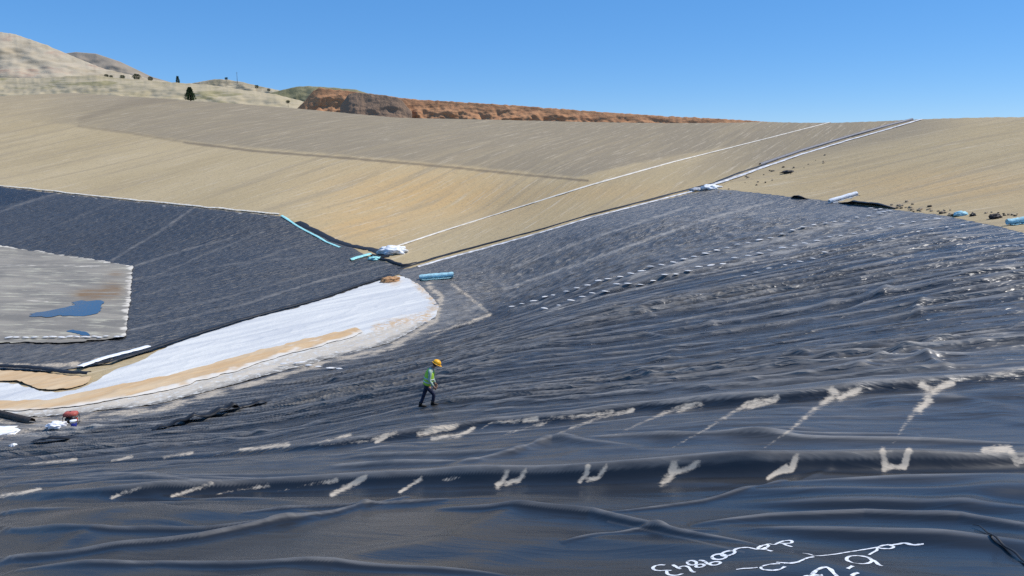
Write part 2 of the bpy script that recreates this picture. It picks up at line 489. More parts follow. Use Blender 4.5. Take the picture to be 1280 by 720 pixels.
def cut(name, f, Z, m, atts=None, kind='structure'):
    """the part of the grid where f < 0, trimmed exactly along f = 0"""
    fq = f[GQ]
    full = (fq < 0).all(1); mix = (fq < 0).any(1) & ~full
    quads = GQ[full]
    q = GQ[mix]
    tr = np.concatenate([q[:, [0, 1, 2]], q[:, [0, 2, 3]]])
    neg = f[tr] < 0
    cnt = neg.sum(1)
    V = np.stack([GX, GY, Z], 1)
    keep = [tr[cnt == 3]]
    newv, newsrc = [], []
    off = len(V)
    def edge(a, b):
        nonlocal off
        t = f[a] / (f[a] - f[b])
        newv.append(V[a] + (V[b] - V[a]) * t[:, None]); newsrc.append((a, b, t))
        ids = np.arange(off, off + len(a)); off += len(a)
        return ids
    for k in range(3):
        a, b, c = k, (k + 1) % 3, (k + 2) % 3
        s = tr[(cnt == 1) & neg[:, a]]
        if len(s): keep.append(np.stack([s[:, a], edge(s[:, a], s[:, b]), edge(s[:, a], s[:, c])], 1))
        s = tr[(cnt == 2) & ~neg[:, a]]
        if len(s):
            e1, e2 = edge(s[:, a], s[:, b]), edge(s[:, a], s[:, c])
            keep += [np.stack([e1, s[:, b], s[:, c]], 1), np.stack([e1, s[:, c], e2], 1)]
    tris = np.concatenate(keep)
    VA = np.concatenate([V] + newv)
    at = {}
    for k, a in (atts or {}).items():
        ex = [a]
        for (p, r, t) in newsrc:
            ex.append(a[p] + (a[r] - a[p]) * (t[:, None] if a.ndim == 2 else t))
        at[k] = np.concatenate(ex)
    used = np.zeros(len(VA), bool); used[quads.ravel()] = True; used[tris.ravel()] = True
    idx = np.cumsum(used) - 1
    o = mesh_obj(name, VA[used], (idx[quads], idx[tris]), m, atts={k: a[used] for k, a in at.items()})
    if kind: o['kind'] = kind
    return o

wob = fbm(GX / 1.3, GY / 1.3, 61, 3)
wob2 = fbm(GX / 3.5, GY / 3.5, 62, 3)
# ---- outlines traced from the photo (1280 x 720)
TLINE = [(492, 340), (520, 333), (560, 322), (620, 306), (680, 289), (740, 271), (800, 257), (850, 245), (890, 236)]
TOPR = [(925, 239), (960, 243), (1040, 252), (1120, 263), (1180, 270), (1240, 282), (1280, 292), (1400, 312), (1900, 400)]
TOE = [(-500, 516), (0, 516), (60, 516), (98, 511), (195, 501), (300, 473), (360, 456), (415, 441), (488, 423), (520, 406), (540, 393), (543, 383), (530, 368), (512, 352), (503, 345)]
NPOLY = TLINE + TOPR + [(1900, 3000), (-1500, 3000)] + TOE
LTOP = [(-600, 180), (-200, 212), (0, 233), (60, 240), (170, 252), (260, 261), (350, 270), (380, 283), (415, 300), (440, 309), (460, 322), (480, 327), (505, 335)]
LBOT = [(500, 342), (488, 347), (440, 363), (400, 377), (300, 404), (185, 441), (120, 457), (60, 465), (0, 462), (-300, 475), (-600, 480)]
BASIN = [(-600, 280), (0, 309), (60, 318), (120, 327), (166, 335), (163, 375), (157, 426), (80, 432), (0, 432), (-600, 445)]
GEO = [(488, 347), (440, 363), (400, 377), (300, 404), (210, 434), (186, 446), (182, 450), (150, 461), (132, 470), (115, 480), (95, 489), (70, 492), (45, 489), (25, 482), (-100, 470), (-400, 460),
       (-400, 522), (0, 522), (60, 522), (98, 517), (195, 507), (300, 480), (360, 463), (415, 448), (455, 438), (488, 430), (520, 412), (545, 396), (549, 383), (540, 372), (525, 357), (505, 346)]
SAND = [(-400, 500), (0, 503), (60, 503), (98, 493), (195, 475), (250, 461), (300, 446), (350, 433), (415, 418), (445, 411), (454, 417), (440, 424), (415, 430), (350, 448), (300, 464), (250, 478), (195, 493), (98, 510), (60, 514), (0, 516), (-400, 520)]
SAND2 = [(-400, 464), (0, 465), (60, 469), (115, 473), (108, 481), (90, 487), (65, 490), (45, 487), (20, 478), (-400, 470)]
PUD = [(38, 398), (60, 391), (80, 388), (93, 384), (104, 379), (122, 377), (129, 383), (126, 392), (112, 397), (80, 398), (55, 401)]
PUD2 = [(80, 417), (92, 416), (108, 419), (112, 422), (95, 422)]

near_liner = sdf(NPOLY) + wob * 0.8
left_liner = np.minimum(sdf(LTOP + LBOT) + wob * 0.7, 1e9)

# ---- colours of the earth
yy = GV + wob2 * 1.2
gray = sstep(0, 5, np.interp(GU, [-300, 0, 100, 250, 400, 560, 720, 800, 1300], [150, 150, 160, 181, 194, 208, 224, 205, 120]) - yy)
gray = np.maximum(gray * sstep(-60, 200, GU + 1.2 * (150 - GV)), .9 * sstep(0, 26, 214 - yy - .19 * (GU - 1000)) * sstep(820, 960, GU) * sstep(1250, 1130, GU))
gray = np.maximum(gray, .55 * sstep(55, 5, GV - 113))
orange = np.exp(-((GU - 540) / 130) ** 2 - ((GV - 240 - .05 * (GU - 500)) / 32) ** 2) + .8 * np.exp(-((GU - 450) / 60) ** 2 - ((GV - 285) / 22) ** 2) \
    + .7 * np.exp(-((GU - 1190) / 150) ** 2 - ((GV - 232) / 22) ** 2) + .35 * np.exp(-((GU - 760) / 100) ** 2 - ((GV - 240) / 12) ** 2)
dark = .45 * sstep(2.2, .6, line_d([(98, 158), (168, 167), (230, 178)]) + wob2 * .5)
dark = np.maximum(dark, sstep(2.2, .6, line_d([(230, 178), (320, 189), (450, 199), (560, 209), (640, 217), (735, 226)]) + wob2 * .4))
dark = np.maximum(dark, .35 * sstep(6, 1, line_d([(100, 150), (160, 130), (230, 122)])))
def rake(x, y, u):
    side = u > np.interp(project(x, y, base(x, y))[1], [150, 206, 237, 300], [1150, 957, 893, 640])
    a_ = np.where(side, R(-6), R(58))
    return np.stack([x * np.cos(a_) + y * np.sin(a_), y * np.cos(a_) - x * np.sin(a_), x * 0], 1)
M_DIRT = dirt_mat()
GE = GB + 0.07 * fbm((GX * .94 + GY * .34) / 9, (GY * .94 - GX * .34) / .9, 71, 2) * sstep(60, 110, RD.ravel())
under = np.minimum(near_liner, np.maximum(left_liner, -1e9))
GE = GE - 0.5 * sstep(1, -6, under)                      # earth sits a little lower below the sheets
ground_f = np.where(np.minimum(near_liner, left_liner) < -14, 1.0, -1.0)
cut('ground', ground_f, GE, M_DIRT, {'gray': gray, 'orange': np.clip(orange, 0, 1), 'dark': dark, 'rake': rake(GX, GY, GU)})

# ---- far ground beyond the grid, down to the horizon
fr = np.array([300, 330, 420, 600, 1000, 2000, 4500, 9000.0])
fa = np.radians(np.linspace(-62, 62, 90))
FA, FR = np.meshgrid(fa, fr)
FX, FY = np.sin(FA) * FR, np.cos(FA) * FR
FZ = base(FX, FY); FZ[1:] = -3.0
k = (np.arange(len(fr) - 1)[:, None] * len(fa) + np.arange(len(fa) - 1)[None]).ravel()
z0 = np.zeros(FX.size)
mesh_obj('far_ground', np.stack([FX.ravel(), FY.ravel(), FZ.ravel()], 1), (np.stack([k, k + 1, k + 1 + len(fa), k + len(fa)], 1), np.zeros((0, 3), int)), M_DIRT, atts={'gray': z0, 'orange': z0, 'dark': z0, 'rake': np.stack([FX.ravel(), FY.ravel(), z0], 1)})['kind'] = 'structure'

# ---- near liner
FO = folds(GX, GY)
GU0, GV0 = GU, GV
GU, GV = project(GX, GY, GB + FO + .03)
edge = sstep(0, 42, -near_liner)
dust_sheen = np.full(len(GX), .40)
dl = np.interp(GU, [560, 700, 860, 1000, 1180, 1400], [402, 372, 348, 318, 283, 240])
dust_sheen = np.where(GV < dl, .40 + .62 * sstep(0, 14, dl - GV + wob2 * 5), .40)
dust_sheen += .40 * np.exp(-((GU - 1210) / 190) ** 2 - ((GV - 440) / 42) ** 2)
dust_sheen += .30 * np.exp(-((GU - 880) / 160) ** 2 - ((GV - 470) / 22) ** 2)
dust_sheen -= .36 * sstep(585, 625, GV)
SEAMS = [[(965, 250), (880, 275), (800, 303), (720, 331), (630, 362)], [(860, 257), (760, 290), (640, 334)]]
seam = np.max([sstep(2.4, .6, line_d(s)) for s in SEAMS], 0)
ROWS = [[(640, 388), (706, 370), (752, 356), (798, 343), (844, 331), (900, 316), (970, 300), (1040, 283), (1112, 266)], [(682, 389), (717, 380), (770, 366), (820, 354), (887, 338), (950, 322), (1010, 307), (1080, 293), (1172, 275)]]
seam = np.maximum(1.3 * seam, 1.5 * np.max([sstep(4.5, .5, line_d(r_)) for r_ in ROWS], 0) * sstep(-.3, .4, wob))
seam2 = sstep(1.6, .5, line_d([(760, 652), (810, 663), (870, 676), (930, 690)]))
GREYZ = [(-200, 515), (0, 520), (98, 516), (195, 505), (300, 478), (360, 461), (445, 436), (540, 392), (550, 365), (560, 352), (605, 378), (615, 392), (560, 412), (500, 430), (450, 450), (400, 456), (360, 463), (300, 486), (240, 505), (200, 519), (150, 530), (100, 543), (0, 560), (-200, 570)]
greyz = sstep(6, -8, sdf(GREYZ) + wob * 4)
dust_sheen = np.maximum(dust_sheen, 1.5 * greyz)
dust_sheen = np.clip(dust_sheen + .9 * seam + .4 * seam2, 0, 2.6)
BEIGE_MARKS = [  # pale beige marks on the folds: polyline, half width, strength
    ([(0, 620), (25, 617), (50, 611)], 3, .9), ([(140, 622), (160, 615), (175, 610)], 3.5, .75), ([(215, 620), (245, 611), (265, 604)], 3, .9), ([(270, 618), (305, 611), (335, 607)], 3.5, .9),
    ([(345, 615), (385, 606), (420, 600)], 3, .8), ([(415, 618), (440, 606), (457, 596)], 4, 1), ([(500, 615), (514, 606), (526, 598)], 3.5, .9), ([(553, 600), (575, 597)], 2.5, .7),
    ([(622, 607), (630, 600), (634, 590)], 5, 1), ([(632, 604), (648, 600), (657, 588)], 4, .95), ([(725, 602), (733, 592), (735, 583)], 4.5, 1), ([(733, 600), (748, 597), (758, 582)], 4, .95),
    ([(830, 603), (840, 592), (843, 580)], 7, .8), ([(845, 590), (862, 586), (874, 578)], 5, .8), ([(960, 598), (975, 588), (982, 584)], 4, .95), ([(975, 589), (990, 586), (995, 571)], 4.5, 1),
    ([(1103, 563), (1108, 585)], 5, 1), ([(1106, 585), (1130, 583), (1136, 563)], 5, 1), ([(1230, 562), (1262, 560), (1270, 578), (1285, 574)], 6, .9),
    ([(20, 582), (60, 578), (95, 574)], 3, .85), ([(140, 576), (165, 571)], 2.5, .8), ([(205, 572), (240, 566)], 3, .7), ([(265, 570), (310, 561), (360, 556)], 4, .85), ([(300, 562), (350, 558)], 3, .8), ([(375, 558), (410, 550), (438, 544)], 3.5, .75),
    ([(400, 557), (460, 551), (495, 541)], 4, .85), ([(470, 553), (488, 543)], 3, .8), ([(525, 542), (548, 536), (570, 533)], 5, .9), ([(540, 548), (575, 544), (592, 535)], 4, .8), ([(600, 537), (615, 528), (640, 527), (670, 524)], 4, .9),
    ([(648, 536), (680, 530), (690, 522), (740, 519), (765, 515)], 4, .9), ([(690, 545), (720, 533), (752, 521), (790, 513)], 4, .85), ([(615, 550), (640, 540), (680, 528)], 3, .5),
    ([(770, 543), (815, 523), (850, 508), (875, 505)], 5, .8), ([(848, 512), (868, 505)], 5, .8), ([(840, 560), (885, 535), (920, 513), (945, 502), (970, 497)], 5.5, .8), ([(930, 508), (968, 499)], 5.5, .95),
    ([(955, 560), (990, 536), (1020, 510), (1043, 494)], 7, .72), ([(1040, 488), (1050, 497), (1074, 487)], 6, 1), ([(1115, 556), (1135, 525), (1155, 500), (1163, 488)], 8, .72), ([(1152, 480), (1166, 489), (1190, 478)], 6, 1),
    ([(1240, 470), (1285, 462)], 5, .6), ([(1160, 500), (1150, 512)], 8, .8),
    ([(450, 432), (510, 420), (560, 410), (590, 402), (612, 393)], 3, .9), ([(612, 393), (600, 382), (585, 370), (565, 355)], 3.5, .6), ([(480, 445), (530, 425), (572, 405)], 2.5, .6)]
# sheen of the fold crests put into the dust colour; two risers darkened
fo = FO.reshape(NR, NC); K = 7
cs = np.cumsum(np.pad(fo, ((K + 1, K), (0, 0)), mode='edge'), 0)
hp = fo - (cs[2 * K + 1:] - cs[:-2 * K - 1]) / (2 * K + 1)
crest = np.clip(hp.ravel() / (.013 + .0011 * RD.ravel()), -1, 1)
dust_sheen = dust_sheen + np.where(crest > 0, .9 * sstep(.25, 1, crest), .10 * crest) * sstep(2, -3, np.degrees(GT) - 6)
for rl in (RL1, RL2):
    d_ = (GT - np.interp(GRR, rl[0], rl[1])) * GRR
    dust_sheen = dust_sheen - .45 * np.exp(-((d_ + .02) / .16) ** 2)  # darker band along each riser
dust_sheen = np.maximum(dust_sheen, 0)
mud = np.zeros(len(GX))  # beige marks of the folds, plus the crust at the toe
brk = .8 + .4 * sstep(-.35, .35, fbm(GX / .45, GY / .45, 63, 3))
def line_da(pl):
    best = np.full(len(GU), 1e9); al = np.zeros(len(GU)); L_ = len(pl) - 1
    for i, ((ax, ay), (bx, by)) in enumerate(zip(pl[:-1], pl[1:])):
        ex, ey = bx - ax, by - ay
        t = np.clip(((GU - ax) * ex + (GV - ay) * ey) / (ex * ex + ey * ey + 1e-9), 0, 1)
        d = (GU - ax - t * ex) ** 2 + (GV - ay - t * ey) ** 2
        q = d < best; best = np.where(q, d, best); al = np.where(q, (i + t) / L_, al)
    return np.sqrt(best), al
for pl, w, st in BEIGE_MARKS:
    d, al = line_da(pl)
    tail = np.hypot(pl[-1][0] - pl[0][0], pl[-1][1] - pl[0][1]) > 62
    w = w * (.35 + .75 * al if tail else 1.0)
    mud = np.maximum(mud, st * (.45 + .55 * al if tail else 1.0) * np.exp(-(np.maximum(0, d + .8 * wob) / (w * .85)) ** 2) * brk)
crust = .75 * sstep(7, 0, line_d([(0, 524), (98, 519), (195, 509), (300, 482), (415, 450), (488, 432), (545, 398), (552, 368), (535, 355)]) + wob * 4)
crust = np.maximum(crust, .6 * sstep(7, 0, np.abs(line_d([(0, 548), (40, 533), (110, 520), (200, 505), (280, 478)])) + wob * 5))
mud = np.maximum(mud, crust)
GU, GV = GU0, GV0
M_LINER = liner_mat('black_geomembrane', .20, .56)
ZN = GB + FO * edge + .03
cut('liner_slope', near_liner, ZN, M_LINER, {'fan': FAN, 'dust': dust_sheen, 'mud': mud, 'rough': .75 * sstep(3, 13, np.degrees(GT)), 'fine': .05 + .95 * sstep(-23, -14, np.degrees(GT))})

# ---- left liner, a smooth sheet with crumples and panel seams
lt = GX * .80 - GY * .60; ls = GX * .60 + GY * .80
LF = .06 * np.maximum(0, 1 - np.abs(pn(ls / 2.0, lt / 1.0, 81)) * 2.4) ** 1.5 + .07 * np.maximum(0, 1 - np.abs(pn(lt / 1.8, ls / 1.4, 82)) * 2.6) ** 1.5 + .05 * pn(ls / 9, lt / 2.5, 83)
LSE = [[(150, 251), (90, 275), (20, 305)], [(330, 290), (250, 322), (180, 352)], [(390, 300), (280, 342), (175, 372)], [(440, 330), (300, 368), (170, 400)], [(240, 262), (200, 290), (140, 326)], [(75, 241), (20, 258), (-80, 300)], [(290, 298), (240, 311), (170, 333)], [(490, 330), (400, 352), (300, 383), (160, 415)], [(420, 318), (300, 330), (170, 350)]]
ldust = np.full(len(GX), .36)
ldust = np.where((GU < 75 - 4.2 * (GV - 241)), .05, ldust)
ldust += .8 * np.max([sstep(2.0, .5, line_d(s)) * w for s, w in zip(LSE, (.35, .5, .4, .45, 1.0, .7, .9, 1.1, .5))], 0)
ldust += .45 * sstep(425, 435, GV) * sstep(230, 120, GU)
lmud = .7 * sstep(2.2, .4, line_d(LTOP[1:8])) * (.5 + .5 * sstep(-.1, .3, wob))
lmud = np.maximum(lmud, .75 * sstep(4, 0, line_d([(-100, 458), (0, 458), (60, 459), (110, 456), (185, 441)]) + wob * 1.5))
M_LEFT = liner_mat('dusty_geomembrane', .16, .5, 1.2, .42, 2.5)
cut('valley_liner', left_liner, GB + (LF + .04) * sstep(0, 6, -left_liner) + .03, M_LEFT, {'fan': np.stack([ls, lt, ls * 0], 1), 'dust': np.clip(ldust, 0, 1.5), 'mud': lmud, 'rough': np.full(len(GX), .8), 'fine': np.full(len(GX), .65)})

# ---- settling basin: mud floor over liner, puddles
def basin_mat():
    m, nt, bs = mat('dried_mud')
    tc = nt.nodes.new('ShaderNodeTexCoord').outputs['Object']
    rim = attr(nt, 'mud'); wet = attr(nt, 'dark')
    a = noise(nt, .5, 6, .65, tc, (4, 1.5, 1), R(-8)); b = noise(nt, 1.3, 6, .68, tc, (5, 1.1, 1), R(-8), .3)
    c = mixc(nt, ramp(nt, a, .35, .65), (.175, .16, .135), (.285, .255, .205))
    c = mixc(nt, math_(nt, 'MULTIPLY', ramp(nt, b, .52, .64), .75), c, (.44, .41, .31))
    c = mixc(nt, ramp(nt, math_(nt, 'ADD', rim, math_(nt, 'MULTIPLY', math_(nt, 'SUBTRACT', b, .5), 1.2)), .4, .7), c, (.66, .6, .5))
    c = mixc(nt, math_(nt, 'MULTIPLY', wet, ramp(nt, b, .3, .6)), c, (.20, .125, .06))
    nt.links.new(c, bs.inputs['Base Color']); bs.inputs['Roughness'].default_value = .8
    bump(nt, bs, b, .08)
    return m
bas = sdf(BASIN) + wob * 1.6
rim = np.maximum(.62 * sstep(15, 0, line_d([(166, 335), (163, 375), (157, 426)]) + wob * 5), .55 * sstep(3, 0, line_d(BASIN[1:5]) + wob * 2))
rim = np.maximum(rim, .5 * sstep(3, 0, line_d([(-100, 333), (60, 334), (140, 336)]) + wob * 1.2))
rim = np.maximum(rim, .5 * sstep(3, 0, line_d([(-50, 372), (0, 378), (60, 379)]) + wob * 1.2))
wet = 1.7 * np.exp(-((GU - 113) / 17) ** 2 - ((GV - 371) / 6) ** 2) + 1.3 * np.exp(-((GU - 140) / 13) ** 2 - ((GV - 366) / 9) ** 2) + .8 * np.exp(-((GU - 146) / 10) ** 2 - ((GV - 345) / 4) ** 2)
BZ = GB + .24 + .03 * fbm(GX / 4, GY / 1.5, 91, 3)
cut('basin_mud', bas, BZ, basin_mat(), {'mud': rim, 'dark': np.clip(wet, 0, 1)})
mw, ntw, bw = mat('puddle_water')
bw.inputs['Base Color'].default_value = (.03, .055, .09, 1); bw.inputs['Roughness'].default_value = .06
bump(ntw, bw, noise(ntw, 6, 2), .004)
pz = float(np.median(BZ[sdf(PUD) < 0])) + .045
pf = np.minimum(sdf(PUD), sdf(PUD2) + 1) + wob2 * 2.6 + wob * 2.4 * sstep(-8, -1, sdf(PUD))
cut('puddle', pf, np.maximum(BZ + .012, pz), mw)

# ---- white geotextile in the channel, and the sand washed along it
def geo_mat():
    m, nt, bs = mat('white_geotextile')
    tc = nt.nodes.new('ShaderNodeTexCoord').outputs['Object']
    a = noise(nt, .9, 5, .6, tc, (14, 1.2, 1), R(53)); b = noise(nt, 3, 5, .65, tc)
    c = mixc(nt, ramp(nt, a, .4, .62), (.60, .60, .575), (.49, .50, .505))
    c = mixc(nt, math_(nt, 'MULTIPLY', attr(nt, 'cream'), ramp(nt, b, .33, .5)), c, (.50, .45, .375))
    c = mixc(nt, math_(nt, 'MULTIPLY', attr(nt, 'outer'), ramp(nt, b, .36, .54)), c, (.17, .165, .155))
    c = mixc(nt, math_(nt, 'MULTIPLY', attr(nt, 'mud'), ramp(nt, b, .38, .6)), c, (.50, .36, .22))
    c = mixc(nt, math_(nt, 'MULTIPLY', ramp(nt, b, .6, .75), .35), c, (.45, .42, .37))
    nt.links.new(c, bs.inputs['Base Color']); bs.inputs['Roughness'].default_value = .9; bs.inputs['Specular IOR Level'].default_value = .1
    bump(nt, bs, math_(nt, 'ADD', a, math_(nt, 'MULTIPLY', b, .4)), .12)
    return m
geo = sdf(GEO) + wob * .6
gm = .95 * sstep(9, 1, line_d([(520, 352), (540, 372), (546, 384), (530, 397), (470, 410)]) + wob * 4)
cream = sstep(0, 5, GV + wob * 3 - np.interp(GU, [-400, 0, 60, 98, 195, 300, 415, 488, 520], [515, 513, 511, 506, 489, 461, 428, 408, 402]))
gm = np.maximum(gm, np.exp(-((GU - 492) / 7) ** 2 - ((GV - 353) / 4) ** 2) * 1.2)
gs = (GX * .6 + GY * .8); gt = (GX * .8 - GY * .6)
GZ = GB + .06 + .05 * pn(gs / 6, gt / .9, 95) + .05 * np.maximum(0, 1 - np.abs(pn(gs / 4, gt / 1.1, 96)) * 3) ** 2
g_ob = cut('geotextile_strip', geo, GZ, geo_mat(), {'mud': np.clip(gm, 0, 1), 'cream': cream, 'outer': .9 * sstep(-7, 0, geo + wob * 3) * cream}, None)
tag(g_ob, 'long white geotextile strip lining the channel between the black slopes', 'geotextile strip')
m_s, nts, bss = mat('washed_sand')
sa = noise(nts, 1.0, 6, .65, None, (6, 1, 1), R(50))
cc = mixc(nts, ramp(nts, sa, .35, .65), (.50, .33, .17), (.56, .42, .26))
cc = mixc(nts, attr(nts, 'mud'), cc, (.66, .62, .55))
nts.links.new(cc, bss.inputs['Base Color']); bss.inputs['Roughness'].default_value = .95
bump(nts, bss, sa, .08)
sf = np.minimum(sdf(SAND), sdf(SAND2)) + wob * 1.1
sm = sstep(-5, -1, sdf(SAND) + wob * 4) * sstep(0, 6, GV - np.interp(GU, [-400, 0, 60, 150, 240, 300, 350, 450], [508, 511, 510, 495, 468, 450, 434, 412])) * .9
sm = np.maximum(sm, .6 * sstep(.1, .6, wob2) * sstep(470, 466, GV) * (GU < 130))
cut('sand', sf, GZ + .05 + .03 * np.abs(fbm(GX / 2, GY / 2, 97, 3)), m_s, {'mud': np.clip(sm, 0, 1)})

# ---- hills, red bank and field behind the crest
def hill_mat(name, stops, scale, vert=1.0, bm=.8, flat=1.0):
    m, nt, bs = mat(name)
    tc = nt.nodes.new('ShaderNodeTexCoord').outputs['Object']
    a = noise(nt, scale, 7, .65, tc, (flat, flat, vert)); b = noise(nt, scale * 3.1, 6, .7, tc, (flat, flat, vert))
    x = nt.nodes.new('ShaderNodeValToRGB'); nt.links.new(math_(nt, 'ADD', math_(nt, 'MULTIPLY', a, .65), math_(nt, 'MULTIPLY', b, .35)), x.inputs[0])
    cr_ = x.color_ramp
    while len(cr_.elements) < len(stops): cr_.elements.new(.5)
    for e, (p_, c_) in zip(cr_.elements, stops): e.position = p_; e.color = (*c_, 1)
    nt.links.new(x.outputs[0], bs.inputs['Base Color']); bs.inputs['Roughness'].default_value = .95; bs.inputs['Specular IOR Level'].default_value = .1
    bump(nt, bs, b, bm)
    return m
def hill(name, prof, m, D0, D1, front, amp, seed, sx=12.0, back=60.0, low=175, rough_v=0.0):
    """a hill whose skyline passes through prof; D0..D1 its distance from left to right, front how far its foot comes forward"""
    pr = np.array(prof, float)
    nu = int((pr[-1, 0] - pr[0, 0]) / 1.2) + 2
    us = np.linspace(pr[0, 0], pr[-1, 0], nu)
    vt = np.interp(us, pr[:, 0], pr[:, 1])
    rgh = -rough_v * fbm(us / 9, us * 0, seed + 3, 3)
    D = np.interp(us, [pr[0, 0], pr[-1, 0]], [D0, D1])
    top = pix_pt(us, vt, D)
    az_ = np.arctan2(top[:, 0], top[:, 1]); rt = np.hypot(top[:, 0], top[:, 1])
    ks = np.concatenate([np.linspace(-1, 0, 130), np.linspace(.12, 1, 6)])
    rows = []
    for s in ks:
        if s <= 0:
            r_ = rt + s * front
            z_ = -3 + (top[:, 2] + 3) * (1 + s) ** .85
        else:
            r_ = rt + s * back; z_ = top[:, 2] - (top[:, 2] + 3) * s ** 1.3
        x_, y_ = np.sin(az_) * r_, np.cos(az_) * r_
        z_ = z_ + rgh * D / FPX * max(0, 1 - abs(s) * 7)
        w = amp * fbm(x_ / sx + .5 * z_ / sx, (y_ + z_) / sx * .9, seed, 3) * (1 - abs(s)) * (1 if s < 0 else .3) * min(1, 6 * abs(s))
        rows.append(np.stack([x_ - np.sin(az_) * w, y_ - np.cos(az_) * w, z_ + w * .35], 1))
    V = np.concatenate(rows)
    k_ = (np.arange(len(ks) - 1)[:, None] * nu + np.arange(nu - 1)[None]).ravel()
    o = mesh_obj(name, V, (np.stack([k_, k_ + 1, k_ + 1 + nu, k_ + nu], 1), np.zeros((0, 3), int)), m)
    o['kind'] = 'structure'
    return o
pale = [(.27, (.20, .17, .105)), (.40, (.38, .31, .21)), (.52, (.47, .40, .29)), (.62, (.40, .28, .20)), (.74, (.25, .20, .13))]
field = [(.30, (.22, .19, .095)), (.42, (.40, .33, .20)), (.52, (.47, .39, .26)), (.58, (.28, .245, .125)), (.70, (.44, .37, .25))]
M_PALE = hill_mat('pale_hillside', pale, .06, .5, .6, 2.0)
hill('hill', [(-400, 20), (-120, 25), (-40, 33), (0, 40), (20, 43), (60, 57), (95, 72), (130, 86), (170, 95), (230, 106), (260, 120)], M_PALE, 520, 470, 130, 5, 101, 26, 150, rough_v=.6)
hill('hill', [(40, 90), (78, 67), (95, 65), (120, 67), (150, 77), (190, 96), (214, 103), (250, 112)], hill_mat('grey_brown_hill', [(.3, (.27, .22, .17)), (.5, (.35, .29, .22)), (.7, (.28, .235, .17))], .02), 980, 900, 150, 8, 103, 40, 200)
hill('field', [(-400, 92), (0, 97), (50, 98), (85, 95), (120, 94), (140, 97), (190, 101), (230, 104), (262, 106), (300, 112), (345, 118), (380, 127), (400, 135)], hill_mat('dry_field', field, .12, .45, .3, 5.0), 400, 340, 90, 2.2, 105, 14, 120, rough_v=.5)
hill('hill', [(215, 110), (245, 103), (268, 99), (285, 99.5), (305, 103), (325, 108), (345, 112), (362, 116)], hill_mat('scrub_hill', [(.3, (.20, .20, .11)), (.45, (.38, .31, .2)), (.6, (.50, .43, .3)), (.75, (.40, .25, .15))], .045), 540, 500, 90, 6, 107, 16, 100, rough_v=.4)
hill('hill', [(330, 118), (350, 113), (370, 108.5), (385, 107.5), (410, 109), (445, 112), (470, 120)], hill_mat('olive_hill', [(.3, (.19, .18, .09)), (.55, (.29, .26, .15)), (.75, (.36, .31, .2))], .05), 400, 380, 60, 4, 109, 16, 80, rough_v=.4)
M_RED = hill_mat('red_earth', [(.25, (.27, .14, .08)), (.42, (.42, .21, .105)), (.52, (.48, .255, .13)), (.62, (.37, .175, .09)), (.76, (.52, .35, .23))], .16, .5, .5, 1.6)
hill('red_bank', [(368, 140), (380, 127), (392, 113), (400, 110), (430, 113), (470, 118.5), (500, 122), (520, 124.5), (560, 126.5), (640, 131.5), (700, 136), (760, 140.5), (830, 145), (900, 148.5), (952, 151.5), (975, 156)], M_RED, 262, 206, 26, 1.5, 111, 5.0, 40, rough_v=1.0)
M_SPOIL = hill_mat('grey_spoil', [(.25, (.19, .13, .09)), (.5, (.27, .18, .12)), (.75, (.34, .22, .14))], .12, 2.0)
hill('spoil_heap', [(425, 134), (436, 117), (450, 115.5), (480, 119), (496, 121.5), (504, 127), (515, 140)], M_SPOIL, 248, 242, 22, .8, 113, 5.0, 20, rough_v=.6)

# ------------------------------------------------------------------ strips, rolls and other things lying on the slopes
M_WHITE = plain('white_fabric', (.74, .76, .78), .85, .15, 5, .02)
M_EDGE = plain('weathered_white_fabric', (.60, .59, .58), .9, .35, 1.5, .02)
M_BLACK = plain('black_plastic', (.018, .019, .022), .5, .3, 5)
M_BLUE = plain('pale_blue_fabric', (.36, .60, .66), .8, .22, 4, .02)
M_TURQ = plain('turquoise_fabric', (.30, .62, .62), .8, .2, 4, .02)

def surf_top(x, y):
    """top of whatever sheet covers the ground here"""
    x, y = np.atleast_1d(np.asarray(x, float)), np.atleast_1d(np.asarray(y, float))
    b = base(x, y); u, v = project(x, y, b)
    out = b + .02
    f = sdf(NPOLY, u, v); out = np.where(f < 0, b + folds(x, y) * sstep(0, 42, -f) + .03, out)
    g = sdf(LTOP + LBOT, u, v); out = np.where((g < 0) & (f >= 0), b + .05 * sstep(0, 6, -g) + .05, out)
    k = sdf(BASIN, u, v); out = np.where(k < 0, b + .26, out)
    k = sdf(GEO, u, v); out = np.where(k < 0, b + .15, out)
    return out
def place(u, v):
    p = hit1(u, v)
    p.z = float(surf_top(p.x, p.y)[0])
    return p

